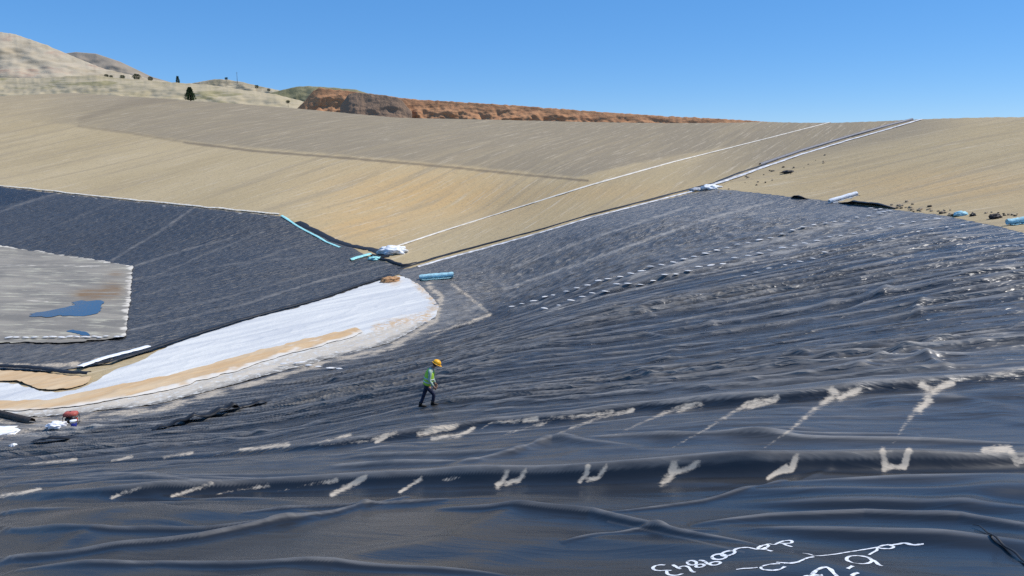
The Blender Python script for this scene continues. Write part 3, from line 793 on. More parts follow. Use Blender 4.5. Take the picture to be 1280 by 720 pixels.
def strip(name, pl, width, lift, m, label=None, cat=None, step=6, crown=.06, wig=0.0, seed=0, tops=None, group=None):
    """a long narrow sheet with a rounded section, laid along the ground"""
    d = dense(pl, step); q = hit(d[:, 0], d[:, 1])
    q[:, :2] += wig * np.stack([pn(np.arange(len(q)) * .35, np.zeros(len(q)), seed), pn(np.arange(len(q)) * .35, np.zeros(len(q)) + 9, seed)], 1)
    t = np.gradient(q[:, :2], axis=0); t /= np.linalg.norm(t, axis=1)[:, None] + 1e-9
    nrm = np.stack([-t[:, 1], t[:, 0]], 1)
    wv = width * (1 + .35 * pn(np.arange(len(q)) * .6, np.zeros(len(q)), seed + 3))
    rows = []
    for k, (o, hgt) in enumerate(((-.5, -.05), (-.42, .6), (0, 1), (.42, .6), (.5, -.05))):
        p = q[:, :2] + nrm * (o * wv)[:, None]
        zz = (tops or base)(p[:, 0], p[:, 1]) + lift + crown * hgt
        rows.append(np.column_stack([p, zz]))
    V = np.concatenate(rows); N_ = len(q)
    F = [(k * N_ + i, k * N_ + i + 1, (k + 1) * N_ + i + 1, (k + 1) * N_ + i) for k in range(4) for i in range(N_ - 1)]
    o = mesh_obj(name, V, F, m)
    return tag(o, label, cat, group)

strip('white_strip', [(493, 309), (560, 287), (640, 262), (740, 231), (840, 203), (940, 178), (1042, 152)], .62, .05, plain('cream_fabric', (.68, .62, .52), .9, .2, 1.5),
      'thin straight white strip running alone up the tan slope', 'strip', wig=.08, seed=3)
strip('trench_dark_strip', [(497, 337), (560, 318), (620, 302), (680, 286), (740, 268), (800, 253), (850, 240), (893, 229), (925, 216), (957, 206)], .55, .06, M_BLACK,
      'black strip edging the tan slope above the right black liner', 'strip', wig=.1, seed=5)  # black lining that also stands for the shadow in the trench
strip('edge_strip', [(522, 334), (560, 323), (620, 307), (680, 290), (740, 272), (790, 259), (840, 246), (880, 236)], .5, .06, M_EDGE,
      'white fabric edging along the upper left border of the right liner', 'strip', wig=.18, seed=7)
strip('trench_fabric', [(880, 235), (920, 222), (950, 211), (1000, 194), (1060, 176), (1110, 162), (1150, 150)], .85, .10, M_EDGE,
      'white fabric band climbing to the skyline beside the black pipe', 'strip', wig=.25, seed=8)
strip('trench_pipe', [(950, 207), (1000, 190), (1060, 172), (1110, 158), (1146, 149)], .5, .12, plain('grey_pipe', (.16, .16, .18), .5), 'grey pipe climbing to the skyline above the white fabric band', 'pipe', wig=.05, seed=9, crown=.3)
strip('edge_strip', [(-60, 226), (0, 233), (60, 239), (120, 246), (170, 251), (260, 260), (350, 269)], .42, .16, plain('dusty_white_fabric', (.62, .58, .50), .9, .3, 3), 'pale dusty strip along the top border of the left black liner', 'strip', wig=.3, seed=11)
strip('hose', [(352, 271), (370, 283), (390, 294), (408, 304), (425, 311)], .40, .2, M_TURQ, 'turquoise strip lying down the right corner of the left black liner', 'strip', wig=.2, seed=13)
strip('cloth_scrap', [(438, 327), (448, 324), (462, 320)], .7, .25, M_TURQ, 'turquoise cloth scrap near the white heap above the channel head', 'cloth', 2, .15, .2, 15)
strip('black_drape', [(372, 278), (392, 288), (415, 300), (440, 308), (470, 313), (482, 322)], 1.3, .06, M_BLACK, 'rumpled black edge draped below the tan slope beside the white heap', 'liner edge', 3, .08, .25, 17)
strip('black_drape', [(465, 320), (485, 327), (505, 333), (520, 330)], .6, .1, M_BLACK, 'short black fold where the two black slopes meet above the channel', 'liner edge', 3, .18, .3, 18)
strip('lip_strip', [(488, 345.5), (440, 361), (400, 375.5), (300, 402.5), (230, 425), (186, 440), (140, 455), (100, 460)], .45, .2, M_BLACK, 'black strip for the shadow under the left liner lip along the white channel', 'liner edge', 5, .1, .1, 19)  # black strip laid in place of the shadow under the lip
strip('lip_strip', [(-80, 461), (0, 462), (30, 463), (60, 466), (85, 470), (112, 471)], .5, .25, M_BLACK, 'dark lip of the basin liner above the patch of brown sand', 'liner edge', 4, .12, .1, 20)
strip('mud_strip', [(100, 463), (130, 452), (165, 443), (186, 437)], .55, .27, M_WHITE, 'short pale fabric strip under the dark lip below the basin', 'strip', 4, .06, .1, 21)
strip('drain_pipe', [(-60, 505), (-20, 516), (10, 523), (41, 531)], .34, .12, plain('brown_black_pipe', (.05, .04, .032), .6), 'dark pipe end lying on grey mud at the left border of the photo', 'pipe', 4, .28, 0, 23)

def crumple(name, u, v, L, Wd, H, m, label, cat, rz=0.0, seed=0, sink=.03, group=None, rough=.35):
    """a heap of crumpled sheet: a lumpy closed pillow"""
    p = place(u, v)
    bm = bmesh.new(); bmesh.ops.create_icosphere(bm, subdivisions=4, radius=1)
    c = np.array([w.co for w in bm.verts])
    r_ = 1 + rough * fbm(c[:, 0] * 2.2 + seed, c[:, 1] * 2.2 + c[:, 2] * 1.7, seed, 3)
    for w, k in zip(bm.verts, r_):
        w.co = Vector((w.co.x * L / 2 * k, w.co.y * Wd / 2 * k, max(w.co.z, -.35) * H * k))
    o = bm_obj(name, bm, m)
    o.location = (p.x, p.y, p.z - sink + .3 * H); o.rotation_euler = (0, 0, rz)
    return tag(o, label, cat, group)
crumple('fabric_heap', 491, 317, 3.6, 2.2, .8, M_WHITE, 'crumpled white fabric heap at the foot of the thin white strip', 'fabric', .2, 3)
crumple('fabric_heap', 468, 325, 1.6, 1.0, .35, M_TURQ, 'small turquoise heap left of the crumpled white fabric heap', 'fabric', .6, 4)
crumple('fabric_heap', 888, 236, 3.2, 1.6, .45, M_WHITE, 'white fabric heap at the top left corner of the right liner', 'fabric', .3, 5)
crumple('fabric_heap', 872, 238, 2.6, 1.2, .3, plain('grey_fabric', (.45, .46, .48), .85), 'grey fabric heap just below the top left corner of the right liner', 'fabric', .3, 6)
crumple('plastic_scrap', 985, 216, 2.0, 1.2, .28, M_BLACK, 'black plastic scrap lying alone on the right tan slope', 'plastic scrap', .2, 7)
crumple('plastic_scrap', 966, 214, .6, .4, .12, M_BLACK, 'tiny black scrap left of the black plastic scrap on the tan slope', 'plastic scrap', .2, 8)
crumple('plastic_scrap', 1244, 273, .9, .6, .26, plain('dark_brown_plastic', (.04, .03, .026), .6), 'dark heap just left of the big pale blue bundle', 'plastic scrap', .3, 9)
crumple('plastic_scrap', 1216, 270, .45, .35, .18, M_BLACK, 'little black scrap at the right end of the small blue bundle', 'plastic scrap', 0, 10)
crumple('fabric_bundle', 1201, 269.5, 1.05, .7, .27, M_BLUE, 'small pale blue bundle on the right liner upper border', 'bundle', .1, 11, rough=.2)
crumple('plastic_sack', 71, 540, .95, .55, .20, plain('white_sack', (.78, .78, .8), .7, .1), 'crumpled white sack on grey mud beside the blue and white bucket', 'sack', .2, 12)
crumple('plastic_sack', 17, 561, .35, .22, .12, M_WHITE, 'tiny white scrap on the black slope below the left border mud', 'sack', .2, 14)
crumple('white_sheet', -14, 545, 3.2, 2.0, .25, M_WHITE, 'white sheet lying below the dark pipe at the left border', 'sheet', .1, 15, rough=.25)
crumple('soil_heap', 488, 353, 2.2, 1.1, .4, plain('orange_soil', (.42, .24, .12), .95, .3, 3, .1), 'small orange soil heap at the head of the white channel', 'soil heap', .5, 16)

def roll(name, u, v, L, r0, m, label, rz, seed=0, core=True):
    p = place(u, v)
    t = thing(name, label, 'roll', (p.x, p.y, p.z), rz)
    slope = float(surf_top(p.x + math.cos(rz) * L / 2, p.y + math.sin(rz) * L / 2)[0] - surf_top(p.x - math.cos(rz) * L / 2, p.y - math.sin(rz) * L / 2)[0]) / L
    t.rotation_euler = (0, -math.atan(slope), rz)
    bm = bmesh.new(); rings = []
    for i in range(15):
        x = -L / 2 + L * i / 14
        rr = r0 * (1 + .09 * float(pn(np.array(i * .7), np.array(seed + .5), seed))) * (.93 if i in (0, 14) else 1)
        rings.append([Vector((x, rr * math.cos(a) * 1.12, rr * .9 + rr * .9 * math.sin(a) * (1 if math.sin(a) > 0 else .85))) for a in [2 * math.pi * k / 22 for k in range(22)]])
    loft(bm, rings, False)
    for ends, sgn in ((rings[0], 1), (rings[-1], -1)):          # wound ends: dished rings down to the core
        rr = [ends]
        for f, dx in ((.86, 0.03), (.7, .0), (.52, .04), (.34, .02), (.2, .1)):
            cz = Vector((ends[0].x + sgn * dx, 0, r0 * .9))
            rr.append([cz + (Vector((0, q.y, q.z - r0 * .9))) * f for q in ends])
        loft(bm, rr, False)
    bm_obj('wrap', bm, m, t)
    if core:
        bm = bmesh.new(); tube(bm, [(-L / 2 - .06, 0, r0 * .9), (L / 2 + .06, 0, r0 * .9)], r0 * .17, 10)
        bm_obj('core', bm, M_BLACK, t)
    bm = bmesh.new()                                            # the loose tail of the sheet on the ground
    tail = [[Vector((-L / 2 * .96 + L * .96 * i / 10, -r0 * (1.0 + .55 * k) + .08 * math.sin(i * 1.3 + k), .05 + (.22 * r0 if k == 0 else 0) + .02 * math.sin(i * 2.1))) for i in range(11)] for k in range(4)]
    vv = [[bm.verts.new(q) for q in row] for row in tail]
    for a, b in zip(vv[:-1], vv[1:]):
        for i in range(10): bm.faces.new((a[i], a[i + 1], b[i + 1], b[i]))
    bmesh.ops.solidify(bm, geom=bm.faces[:], thickness=.02)
    bm_obj('loose_end', bm, m, t)
    return t
roll('fabric_roll', 546, 350, 3.9, .33, M_BLUE, 'pale blue fabric roll at the head of the white channel', R(3), 21)
roll('fabric_roll', 1054, 249.5, 3.6, .28, M_WHITE, 'long white fabric roll on the right liner top border', R(12), 22)
roll('fabric_bundle', 1275, 280, 1.5, .22, M_BLUE, 'big pale blue bundle cut by the right border of the photo', R(-8), 23, False)

def flap(name, pl, h, over, label, lift=.0, seed=0):
    """an edge of liner standing up and curling over towards the viewer"""
    d = dense(pl, 4); q = hit(d[:, 0], d[:, 1]); N_ = len(q)
    t = np.gradient(q[:, :2], axis=0); t /= np.linalg.norm(t, axis=1)[:, None]
    nr = np.stack([t[:, 1], -t[:, 0]], 1)
    tape = np.minimum(1, np.minimum(np.arange(N_), np.arange(N_)[::-1]) / (N_ * .28)) * (1 + .35 * pn(np.arange(N_) * .5, np.zeros(N_), seed))
    rows = []
    for o, z in ((-.9, .02), (-.3, .25), (.1, .75), (.45, 1.0), (.8, .96), (1.0, .78)):
        p = q[:, :2] + nr * (o * over * (.4 + .6 * tape))[:, None]
        rows.append(np.column_stack([p, surf_top(q[:, 0], q[:, 1]) + lift + z * h * np.maximum(tape, .05)]))
    V = np.concatenate(rows)
    F = [(k * N_ + i, k * N_ + i + 1, (k + 1) * N_ + i + 1, (k + 1) * N_ + i) for k in range(len(rows) - 1) for i in range(N_ - 1)]
    o = mesh_obj(name, V, F, M_BLACK)
    md = o.modifiers.new('thickness', 'SOLIDIFY'); md.thickness = .02
    return tag(o, label, 'liner flap')
flap('liner_flap', [(190, 543), (225, 535), (260, 527), (300, 516), (340, 506)], .34, .55, 'long loose black liner flap between the white channel and the worker', .10, 31)
flap('liner_flap', [(42, 559), (70, 556), (100, 553)], .22, .4, 'short loose black liner flap below the white sacks', .06, 32)
flap('liner_flap', [(1050, 254), (1075, 256), (1100, 258.5), (1122, 261)], .35, .5, 'black liner flap sticking out below the white fabric roll', 0, 33)
flap('liner_flap', [(990, 247), (1000, 248), (1010, 249)], .35, .5, 'tiny black liner flap left of the white fabric roll', 0, 34)

# black strap curling over the near liner
pts = dense([(1216, 659), (1224, 661), (1232, 666), (1245, 676), (1258, 687), (1270, 696), (1281, 705), (1300, 720)], 4)
q = hit(*np.array(pts, float).T, near_surf)
bm = bmesh.new(); tube(bm, [(a[0], a[1], a[2] + .03 + .01 * math.sin(i)) for i, a in enumerate(q)], np.interp(np.arange(len(q)), [0, 6], [.008, .016]), 8, .5)
tag(bm_obj('strap', bm, M_BLACK), 'black strap lying on the near liner right of the white handwriting', 'strap')

# ---- white handwriting on the near liner
M_CHALK, ntc, bsc = mat('white_chalk')
wr = noise(ntc, 22, 5, .7)
ntc.links.new(mixc(ntc, ramp(ntc, wr, .31, .52), (.16, .17, .18), (.80, .82, .84)), bsc.inputs['Base Color']); bsc.inputs['Roughness'].default_value = .9
def c1(L): return [(800 + x / 6.4, 660 + y / 6.4) for x, y in L]
def c2(L): return [(980 + x / 6.4, 660 + y / 6.4) for x, y in L]
def oval(cx, cy, a, b, rot=0, n=18, a0=0, a1=360):
    o = []
    for k in range(n + 1):
        w = R(a0 + (a1 - a0) * k / n); X, Y = a * math.cos(w), b * math.sin(w)
        o.append((cx + X * math.cos(rot) - Y * math.sin(rot), cy + X * math.sin(rot) + Y * math.cos(rot)))
    return o
LINE_A = [c1([(200, 298), (160, 296), (120, 304), (98, 320), (112, 338), (160, 344), (215, 340), (250, 342)]), c1([(215, 342), (210, 360), (225, 376), (270, 382), (310, 378), (340, 366)]),
          c1([(262, 296), (285, 310), (310, 326), (325, 330)]), c1([(305, 322), (330, 308), (370, 306), (395, 318), (408, 345), (425, 356), (445, 354)]),
          c1([(400, 298), (372, 280), (388, 264), (425, 262), (455, 276), (450, 292), (420, 300), (395, 296)]), c1(oval(480, 304, 36, 13, -.15)), c1([(470, 262), (505, 262), (530, 278), (545, 292)]),
          c1(oval(600, 285, 46, 14, -.12)), c1(oval(632, 232, 60, 22, -.06)), c1(oval(705, 204, 58, 18, -.2)),
          c1([(745, 185), (770, 168), (810, 160), (860, 158), (900, 164), (930, 174), (955, 168)]), c1(oval(985, 154, 46, 14, -.3)), c1([(960, 170), (1010, 176), (1055, 188)]), c1([(1000, 140), (1030, 128), (1062, 134), (1085, 134)]),
          c1([(1080, 134), (1110, 118), (1150, 104), (1200, 100), (1224, 110), (1215, 122), (1160, 126), (1115, 122)]), c1([(1150, 130), (1185, 144), (1218, 152)])]
LINE_B = [c1([(770, 334), (820, 326), (880, 324), (940, 318)]), c1([(1120, 288), (1050, 290), (985, 304), (960, 320), (985, 336), (1060, 342), (1120, 334), (1160, 310)]), c1([(1090, 276), (1140, 280), (1200, 282), (1280, 272)]),
          c2([(0, 284), (80, 284), (130, 266), (190, 240), (240, 232)]), c2([(150, 203), (200, 210), (240, 224), (290, 224), (350, 218), (420, 210), (500, 196), (580, 184), (690, 166)]),
          c2([(680, 216), (710, 198), (750, 178), (740, 160), (790, 140), (840, 134), (885, 154), (850, 168), (780, 166), (745, 156)]), c2([(690, 166), (745, 156)]), c2([(860, 138), (910, 130), (960, 120), (1000, 130), (1050, 138), (1118, 128)])]
LINE_C = [c2([(120, 420), (180, 388), (235, 380), (310, 380)]), c2([(225, 372), (260, 340), (300, 320), (340, 314), (375, 334), (395, 362), (420, 384), (440, 410)]), c2([(510, 328), (530, 316), (550, 306)]), c2([(540, 384), (570, 366), (595, 360)]),
          c2(oval(600, 256, 105, 32, .08)), c2([(690, 250), (730, 268), (755, 296), (785, 306)])]
def writing(name, strokes, label, wpx):
    q0 = hit(*np.array([strokes[0][0]]).T, near_surf)[0]
    t_ = thing(name, label, 'writing', q0)
    for st in strokes:
        bm = bmesh.new()
        d = dense(st, 1.2)
        for _ in range(2): d[1:-1] = (d[:-2] + 2 * d[1:-1] + d[2:]) / 4
        q = hit(d[:, 0], d[:, 1], near_surf)
        t = np.gradient(q[:, :2], axis=0); t /= np.linalg.norm(t, axis=1)[:, None] + 1e-9
        nr = np.stack([-t[:, 1], t[:, 0]], 1)
        w = wpx * .010 * (1 + .45 * pn(np.arange(len(q)) * .21, np.zeros(len(q)), len(q)))
        a, b = q[:, :2] + nr * w[:, None], q[:, :2] - nr * w[:, None]
        va = [bm.verts.new(np.array((x, y, z)) - q0) for (x, y), z in zip(a, near_surf(a[:, 0], a[:, 1]) + .004)]
        vb = [bm.verts.new(np.array((x, y, z)) - q0) for (x, y), z in zip(b, near_surf(b[:, 0], b[:, 1]) + .004)]
        for i in range(len(va) - 1): bm.faces.new((va[i], va[i + 1], vb[i + 1], vb[i]))
        bm_obj('stroke', bm, M_CHALK, t_)
writing('handwriting', LINE_A, 'white handwritten number line on the near liner, farthest left line', 1.6)
writing('handwriting', LINE_B, 'thin stretched white handwritten line ending in a long stroke, middle line on the near liner', 1.35)
writing('handwriting', LINE_C, 'white handwritten figures with a large loop, nearest line on the near liner', 1.8)

# ---- sandbags that hold the sheets down
def sandbag_mesh(seed):
    bm = bmesh.new(); rings = []
    for i in range(13):
        s = i / 12
        x = -.24 + .48 * s
        w = .12 * (max(.0, math.sin(math.pi * (.06 + .88 * s)))) ** .55
        w *= 1 + .12 * float(pn(np.array(s * 4), np.array(seed + .3), seed))
        rings.append([Vector((x, w * 1.15 * math.cos(a), .085 + .72 * w * math.sin(a) * (1 if math.sin(a) > 0 else .8))) for a in [2 * math.pi * k / 14 for k in range(14)]])
    loft(bm, rings)
    tube(bm, [(.235, 0, .085), (.27, 0, .1), (.30, .02, .085)], [.03, .018, .045], 8)   # tied neck
    return bm
M_BAG = plain('sandbag_cloth', (.66, .65, .63), .9, .18, 12, .01)
bag0 = bm_obj('sandbag', sandbag_mesh(2), M_BAG)
bag_used = [False]
def bag(u, v, label, group, sc=1.0, rz=None):
    o = bag0 if not bag_used[0] else bag0.copy()
    if bag_used[0]: COL.objects.link(o)
    bag_used[0] = True
    p = place(u, v)
    o.location = (p.x, p.y, p.z + .06)
    o.rotation_euler = (random.uniform(-.1, .1), random.uniform(-.1, .1), random.uniform(-.5, .5) if rz is None else rz + random.uniform(-.3, .3))
    k = sc * random.uniform(.8, 1.2); o.scale = (k * 1.15, k, k * .62)
    tag(o, label, 'sandbag', group)
def along(pl, n):
    pl = np.array(pl, float); s = np.r_[0, np.cumsum(np.hypot(*np.diff(pl, axis=0).T))]
    t = np.linspace(0, s[-1], n)
    return np.column_stack([np.interp(t, s, pl[:, 0]), np.interp(t, s, pl[:, 1])])
for k, (u, v) in enumerate(along([(640, 388), (706, 370), (752, 356), (798, 343), (844, 331), (900, 316), (970, 300), (1040, 283), (1112, 266)], 36)):
    bag(u + random.uniform(-1.5, 1.5), v + random.uniform(-.7, .7), 'pale sandbag in the upper of the two rows crossing the right liner', 'sandbags in the upper row on the right liner', .95 * (1.0 if u < 1000 else .9))
for k, (u, v) in enumerate(along([(682, 389), (717, 380), (770, 366), (820, 354), (887, 338), (950, 322), (1010, 307), (1080, 293), (1172, 275)], 34)):
    bag(u + random.uniform(-2, 2), v + random.uniform(-.8, .8), 'pale sandbag in the lower of the two rows crossing the right liner', 'sandbags in the lower row on the right liner', .85 * (1.0 if u < 1000 else .9))
for k, (u, v) in enumerate(along([(930, 352), (1000, 330), (1080, 309), (1200, 283)], 17)):
    bag(u + random.uniform(-3, 3), v + random.uniform(-1, 1), 'small pale sandbag in the sparse row below the two long rows on the right liner', 'sandbags in the sparse third row on the right liner', .6)
for u, v in ((1088, 262), (1094, 264), (1100, 263), (1104, 266.5), (1110, 265), (1098, 267)):
    bag(u, v, 'pale sandbag in the cluster on the right liner just below the black flap', 'sandbags clustered below the black flap', .75)
for u in (12, 21, 33, 44, 58, 67, 78, 88, 97, 106, 111, 119, 125, 133, 147, 152):
    bag(u, 428 + random.uniform(-.8, .8) - .012 * u, 'white sandbag in the row along the front border of the muddy basin', 'sandbags along the basin border', .95, 0)
for u, v in ((355, 459), (371, 458), (377, 457.5), (386, 459), (398, 461), (413, 463), (424, 464)):
    bag(u, v, 'white sandbag in the short row left of the worker beyond the black crease', 'sandbags left of the worker', .9)
for u, v in ((1249, 315), (1258, 314), (1268, 312.5), (1277, 312)):
    bag(u, v, 'little white sandbag in the short row near the right border of the photo', 'sandbags near the right border', .36)
for u, v in ((92, 247), (120, 250), (173, 255), (205, 259), (300, 269), (332, 272)):
    bag(u, v, 'pale sandbag near the top border of the left black liner', 'sandbags on the left liner', .9)

# ---- clods and stones at the edge of the right liner
def stone_mesh(seed):
    bm = bmesh.new(); bmesh.ops.create_icosphere(bm, subdivisions=2, radius=.5)
    for w in bm.verts:
        c = w.co.copy(); k = 1 + .5 * float(fbm(np.array(c.x * 2 + seed), np.array(c.y * 2 + c.z * 1.6), seed, 2))
        w.co = Vector((c.x * k, c.y * .8 * k, c.z * .6 * k))
    return bm
M_CLOD = plain('soil_clod', (.33, .26, .18), .95, .4, 3, .05); M_CLODD = plain('dark_clod', (.09, .07, .05), .95, .4, 3, .05)
clods = [bm_obj('soil_clod', stone_mesh(k), M_CLOD if k < 3 else M_CLODD, None, False) for k in range(4)]
cuse = set()
def clod(u, v, s, k, label, group):
    o = clods[k]
    if k in cuse: o = o.copy(); COL.objects.link(o)
    cuse.add(k)
    p = place(u, v); s *= .68; o.location = (p.x, p.y, p.z + .12 * s); o.scale = (s, s, s); o.rotation_euler = (0, 0, random.uniform(0, 6))
    tag(o, label, 'soil clod', group)
rc = random.Random(5)
for k in range(34):
    t = rc.random(); u = 1112 + 80 * t
    clod(u, 262 + 10 * t * .9 - rc.uniform(0, 6) * (1 if rc.random() < .7 else 2), rc.uniform(.2, .55), rc.choice((0, 1, 2, 2, 3)), 'soil clod on the right liner border between the white roll and the small blue bundle', 'soil clods along the right liner border')
for k in range(12):
    t = rc.random(); u = 1222 + 50 * t
    clod(u, 269 - rc.uniform(0, 5) + 4 * t, rc.uniform(.15, .38), rc.choice((0, 1, 3)), 'soil clod on the tan earth behind the big pale blue bundle', 'soil clods behind the blue bundle')
for k in range(26):
    u = rc.uniform(898, 1035); v = 236 - (u - 898) * .33 + rc.uniform(-4, 12)
    clod(u, v, rc.uniform(.22, .6), rc.choice((0, 1, 2, 3)), 'soil clod on the tan slope below the white fabric band', 'soil clods below the white fabric band')

# ---- portable generator, bucket
M_REDP = plain('red_paint', (.42, .10, .075), .45, .2, 8)
gp = place(90, 532); gp.z += .08
t = thing('portable_generator', 'small red topped generator on the grey mud behind a blue and white bucket', 'generator', gp, .15)
bm = bmesh.new()
for y in (-.2, .2):
    tube(bm, [(-.33, y, .03), (-.33, y, .42), (-.29, y, .47), (.29, y, .47), (.33, y, .42), (.33, y, .03), (-.33, y, .03)], .018, 8)
for x in (-.33, .33):
    tube(bm, [(x, -.2, .06), (x, .2, .06)], .018, 8); tube(bm, [(x, -.2, .42), (x, .2, .42)], .018, 8)
bm_obj('frame', bm, M_BLACK, t)
bm = bmesh.new(); loft(bm, [[Vector((sx * .31 * f, sy * .19 * f, z)) for sx, sy in ((-1, -1), (-.3, -1.08), (.3, -1.08), (1, -1), (1.05, 0), (1, 1), (.3, 1.08), (-.3, 1.08), (-1, 1), (-1.05, 0))] for f, z in ((.9, .44), (1.0, .47), (1.03, .55), (.98, .62), (.8, .67), (.4, .69))])
tk = bm_obj('fuel_tank', bm, M_REDP, t)
bm = bmesh.new(); tube(bm, [(0, 0, .68), (0, 0, .72)], .04, 12); bm_obj('cap', bm, M_BLACK, tk)
bm = bmesh.new(); box(bm, (-.12, 0, .22), (.3, .3, .3), .03); box(bm, (-.12, -.16, .25), (.2, .04, .2), .01)
for k in range(5): box(bm, (-.2 + k * .04, 0, .385), (.012, .26, .05))
bm_obj('engine', bm, plain('engine_metal', (.08, .075, .07), .5, .3, 10, 0, .4), t)
bm = bmesh.new(); tube(bm, [(.05, 0, .22), (.28, 0, .22)], .13, 16); bm_obj('alternator', bm, M_REDP, t)
bm = bmesh.new(); box(bm, (.17, -.19, .3), (.22, .03, .16), .008); bm_obj('control_panel', bm, plain('panel_dark', (.05, .04, .04), .5), t)
bp = place(93, 537.5); bp.z += .08
t = thing('bucket', 'blue and white bucket in front of the red topped generator', 'bucket', bp)
bm = bmesh.new(); loft(bm, [ell((0, 0, z), r_, r_, 20) for z, r_ in ((0, .125), (.01, .13), (.22, .15))]); bm_obj('body', bm, plain('blue_plastic', (.02, .03, .22), .4, .15), t)
bm = bmesh.new(); loft(bm, [ell((0, 0, z), r_, r_, 20) for z, r_ in ((.22, .153), (.30, .16), (.305, .168), (.33, .168), (.335, .15))]); bm_obj('lid', bm, plain('white_plastic', (.8, .8, .8), .4, .05), t)
bm = bmesh.new(); tube(bm, [(.17 * math.cos(a), -.02 - .1 * math.sin(a), .29 - .17 * math.sin(a)) for a in [math.pi * k / 10 for k in range(11)]], .006, 6); bm_obj('handle', bm, M_BLACK, t)

# ---- trees, shrubs and the pole on the skyline
M_LEAF = plain('pine_needles', (.045, .075, .028), .85, .45, 1.2)
M_LEAF2 = plain('shrub_leaves', (.07, .085, .04), .85, .4, 1.2)
M_BARK = plain('bark', (.10, .075, .05), .9, .3, 8)
def crown(rng, h, w, n, size, shape, z0):
    bm = bmesh.new()
    for k in range(n):
        f = rng.random() ** .8
        z = z0 + f * (h - z0)
        rr = w * shape(f) * (rng.random() ** .45) * (.75 + .35 * math.sin(3 * z + 5 * rng.random()))
        a = rng.random() * 6.283
        p = Vector((rr * math.cos(a), rr * math.sin(a), z))
        d = Vector((math.cos(a), math.sin(a), rng.uniform(-.6, .5))).normalized()
        s = size * rng.uniform(.5, 1.3)
        e = d.cross(Vector((rng.uniform(-1, 1), rng.uniform(-1, 1), rng.uniform(-1, 1)))).normalized()
        q = [p - e * s * .35, p + d * s * .6 - e * s * .2, p + d * s, p + d * s * .5 + e * s * .35]
        bm.faces.new([bm.verts.new(x) for x in q])
    return bm
def far_pt(u, v, z):
    return Vector(pix_pt(np.array(u), np.array(v), np.array(float(z))))
def tree(name, base_p, h, w, label, cat, seed, shape, n, size, m, group=None, trunk=.12):
    rng = random.Random(seed)
    t = thing(name, label, cat, base_p, 0, group)
    bm = bmesh.new(); tube(bm, [(0, 0, -1.5), (0.02 * h, 0, h * .35), (0, .02 * h, h * .92)], [w * trunk, w * trunk * .7, w * .02], 7)
    for k in range(7):
        z = h * (.18 + .1 * k); a = k * 2.4; L = w * .7 * shape(z / h)
        tube(bm, [(0, 0, z), (math.cos(a) * L * .5, math.sin(a) * L * .5, z + L * .2), (math.cos(a) * L, math.sin(a) * L, z + L * .3)], [w * .04, w * .025, w * .01], 5)
    bm_obj('trunk', bm, M_BARK, t)
    bm_obj('crown', crown(rng, h, w, n, size, shape, h * .06), m, t, False)
    return t
cone = lambda f: max(.05, (1 - f) ** .75 * min(1, .55 + f * 3))
dome = lambda f: math.sqrt(max(.02, 1 - (2 * f - .8) ** 2 / 1.6))
spire = lambda f: max(.05, (1 - f) ** .6 * min(1, .4 + f * 5))
tp = hit1(238, 125.5); D_ = 252
tree('pine_tree', far_pt(238, 126, 244), 4.3, 2.0, 'bushy dark green tree standing on the crest of the tan slope', 'tree', 1, cone, 2600, .42, M_LEAF)
tree('conifer_tree', far_pt(222.5, 105, 392), 4.0, 1.0, 'slim dark conifer on the skyline above the bushy green tree', 'tree', 2, spire, 900, .45, M_LEAF)
for k, (u, v, z, h, lab) in enumerate(((35, 68, 500, 4, 'dark shrub high on the pale hill near its top'), (13, 76, 490, 4.5, 'shrub on the pale hill nearest the left border of the photo'), (54, 78, 500, 3, 'small shrub below the dark one on the pale hill'),
        (25, 89, 470, 3.5, 'low dark shrub above the green field border'), (133, 97, 420, 2.4, 'leftmost of the three low bushes along the foot of the hill'), (139, 98, 420, 2.2, 'middle one of the three low bushes along the foot of the hill'), (153, 98.5, 415, 2.6, 'rightmost of the three low bushes along the foot of the hill'),
        (171, 99.5, 410, 4.0, 'round bush on the field left of the slim conifer'), (188, 101, 405, 2.8, 'bush right of the round bush on the field'), (321, 110.5, 500, 2.8, 'bush on the right flank of the scrub hill'), (336, 114, 480, 2.2, 'small bush at the right foot of the scrub hill'), (360, 129.5, 300, 1.7, 'small dark bush left of the red bank'), (283, 99.8, 515, 2.2, 'small bush on the top of the scrub hill'))):
    tree('shrub', far_pt(u, v, z), h * .75, h * .5, lab, 'shrub', 20 + k, dome, 420, h * .16, M_LEAF2 if k % 3 else M_LEAF, trunk=.08)
p_ = far_pt(296.7, 103, 516)
t = thing('pole', 'thin pole standing on the skyline of the scrub hill', 'pole', p_)
bm = bmesh.new(); tube(bm, [(0, 0, -1), (0, 0, 7)], [.17, .10], 8); bm_obj('post', bm, M_BARK, t)
bm = bmesh.new(); box(bm, (0, 0, 6.4), (1.2, .1, .12)); bm_obj('crossarm', bm, M_BARK, t)

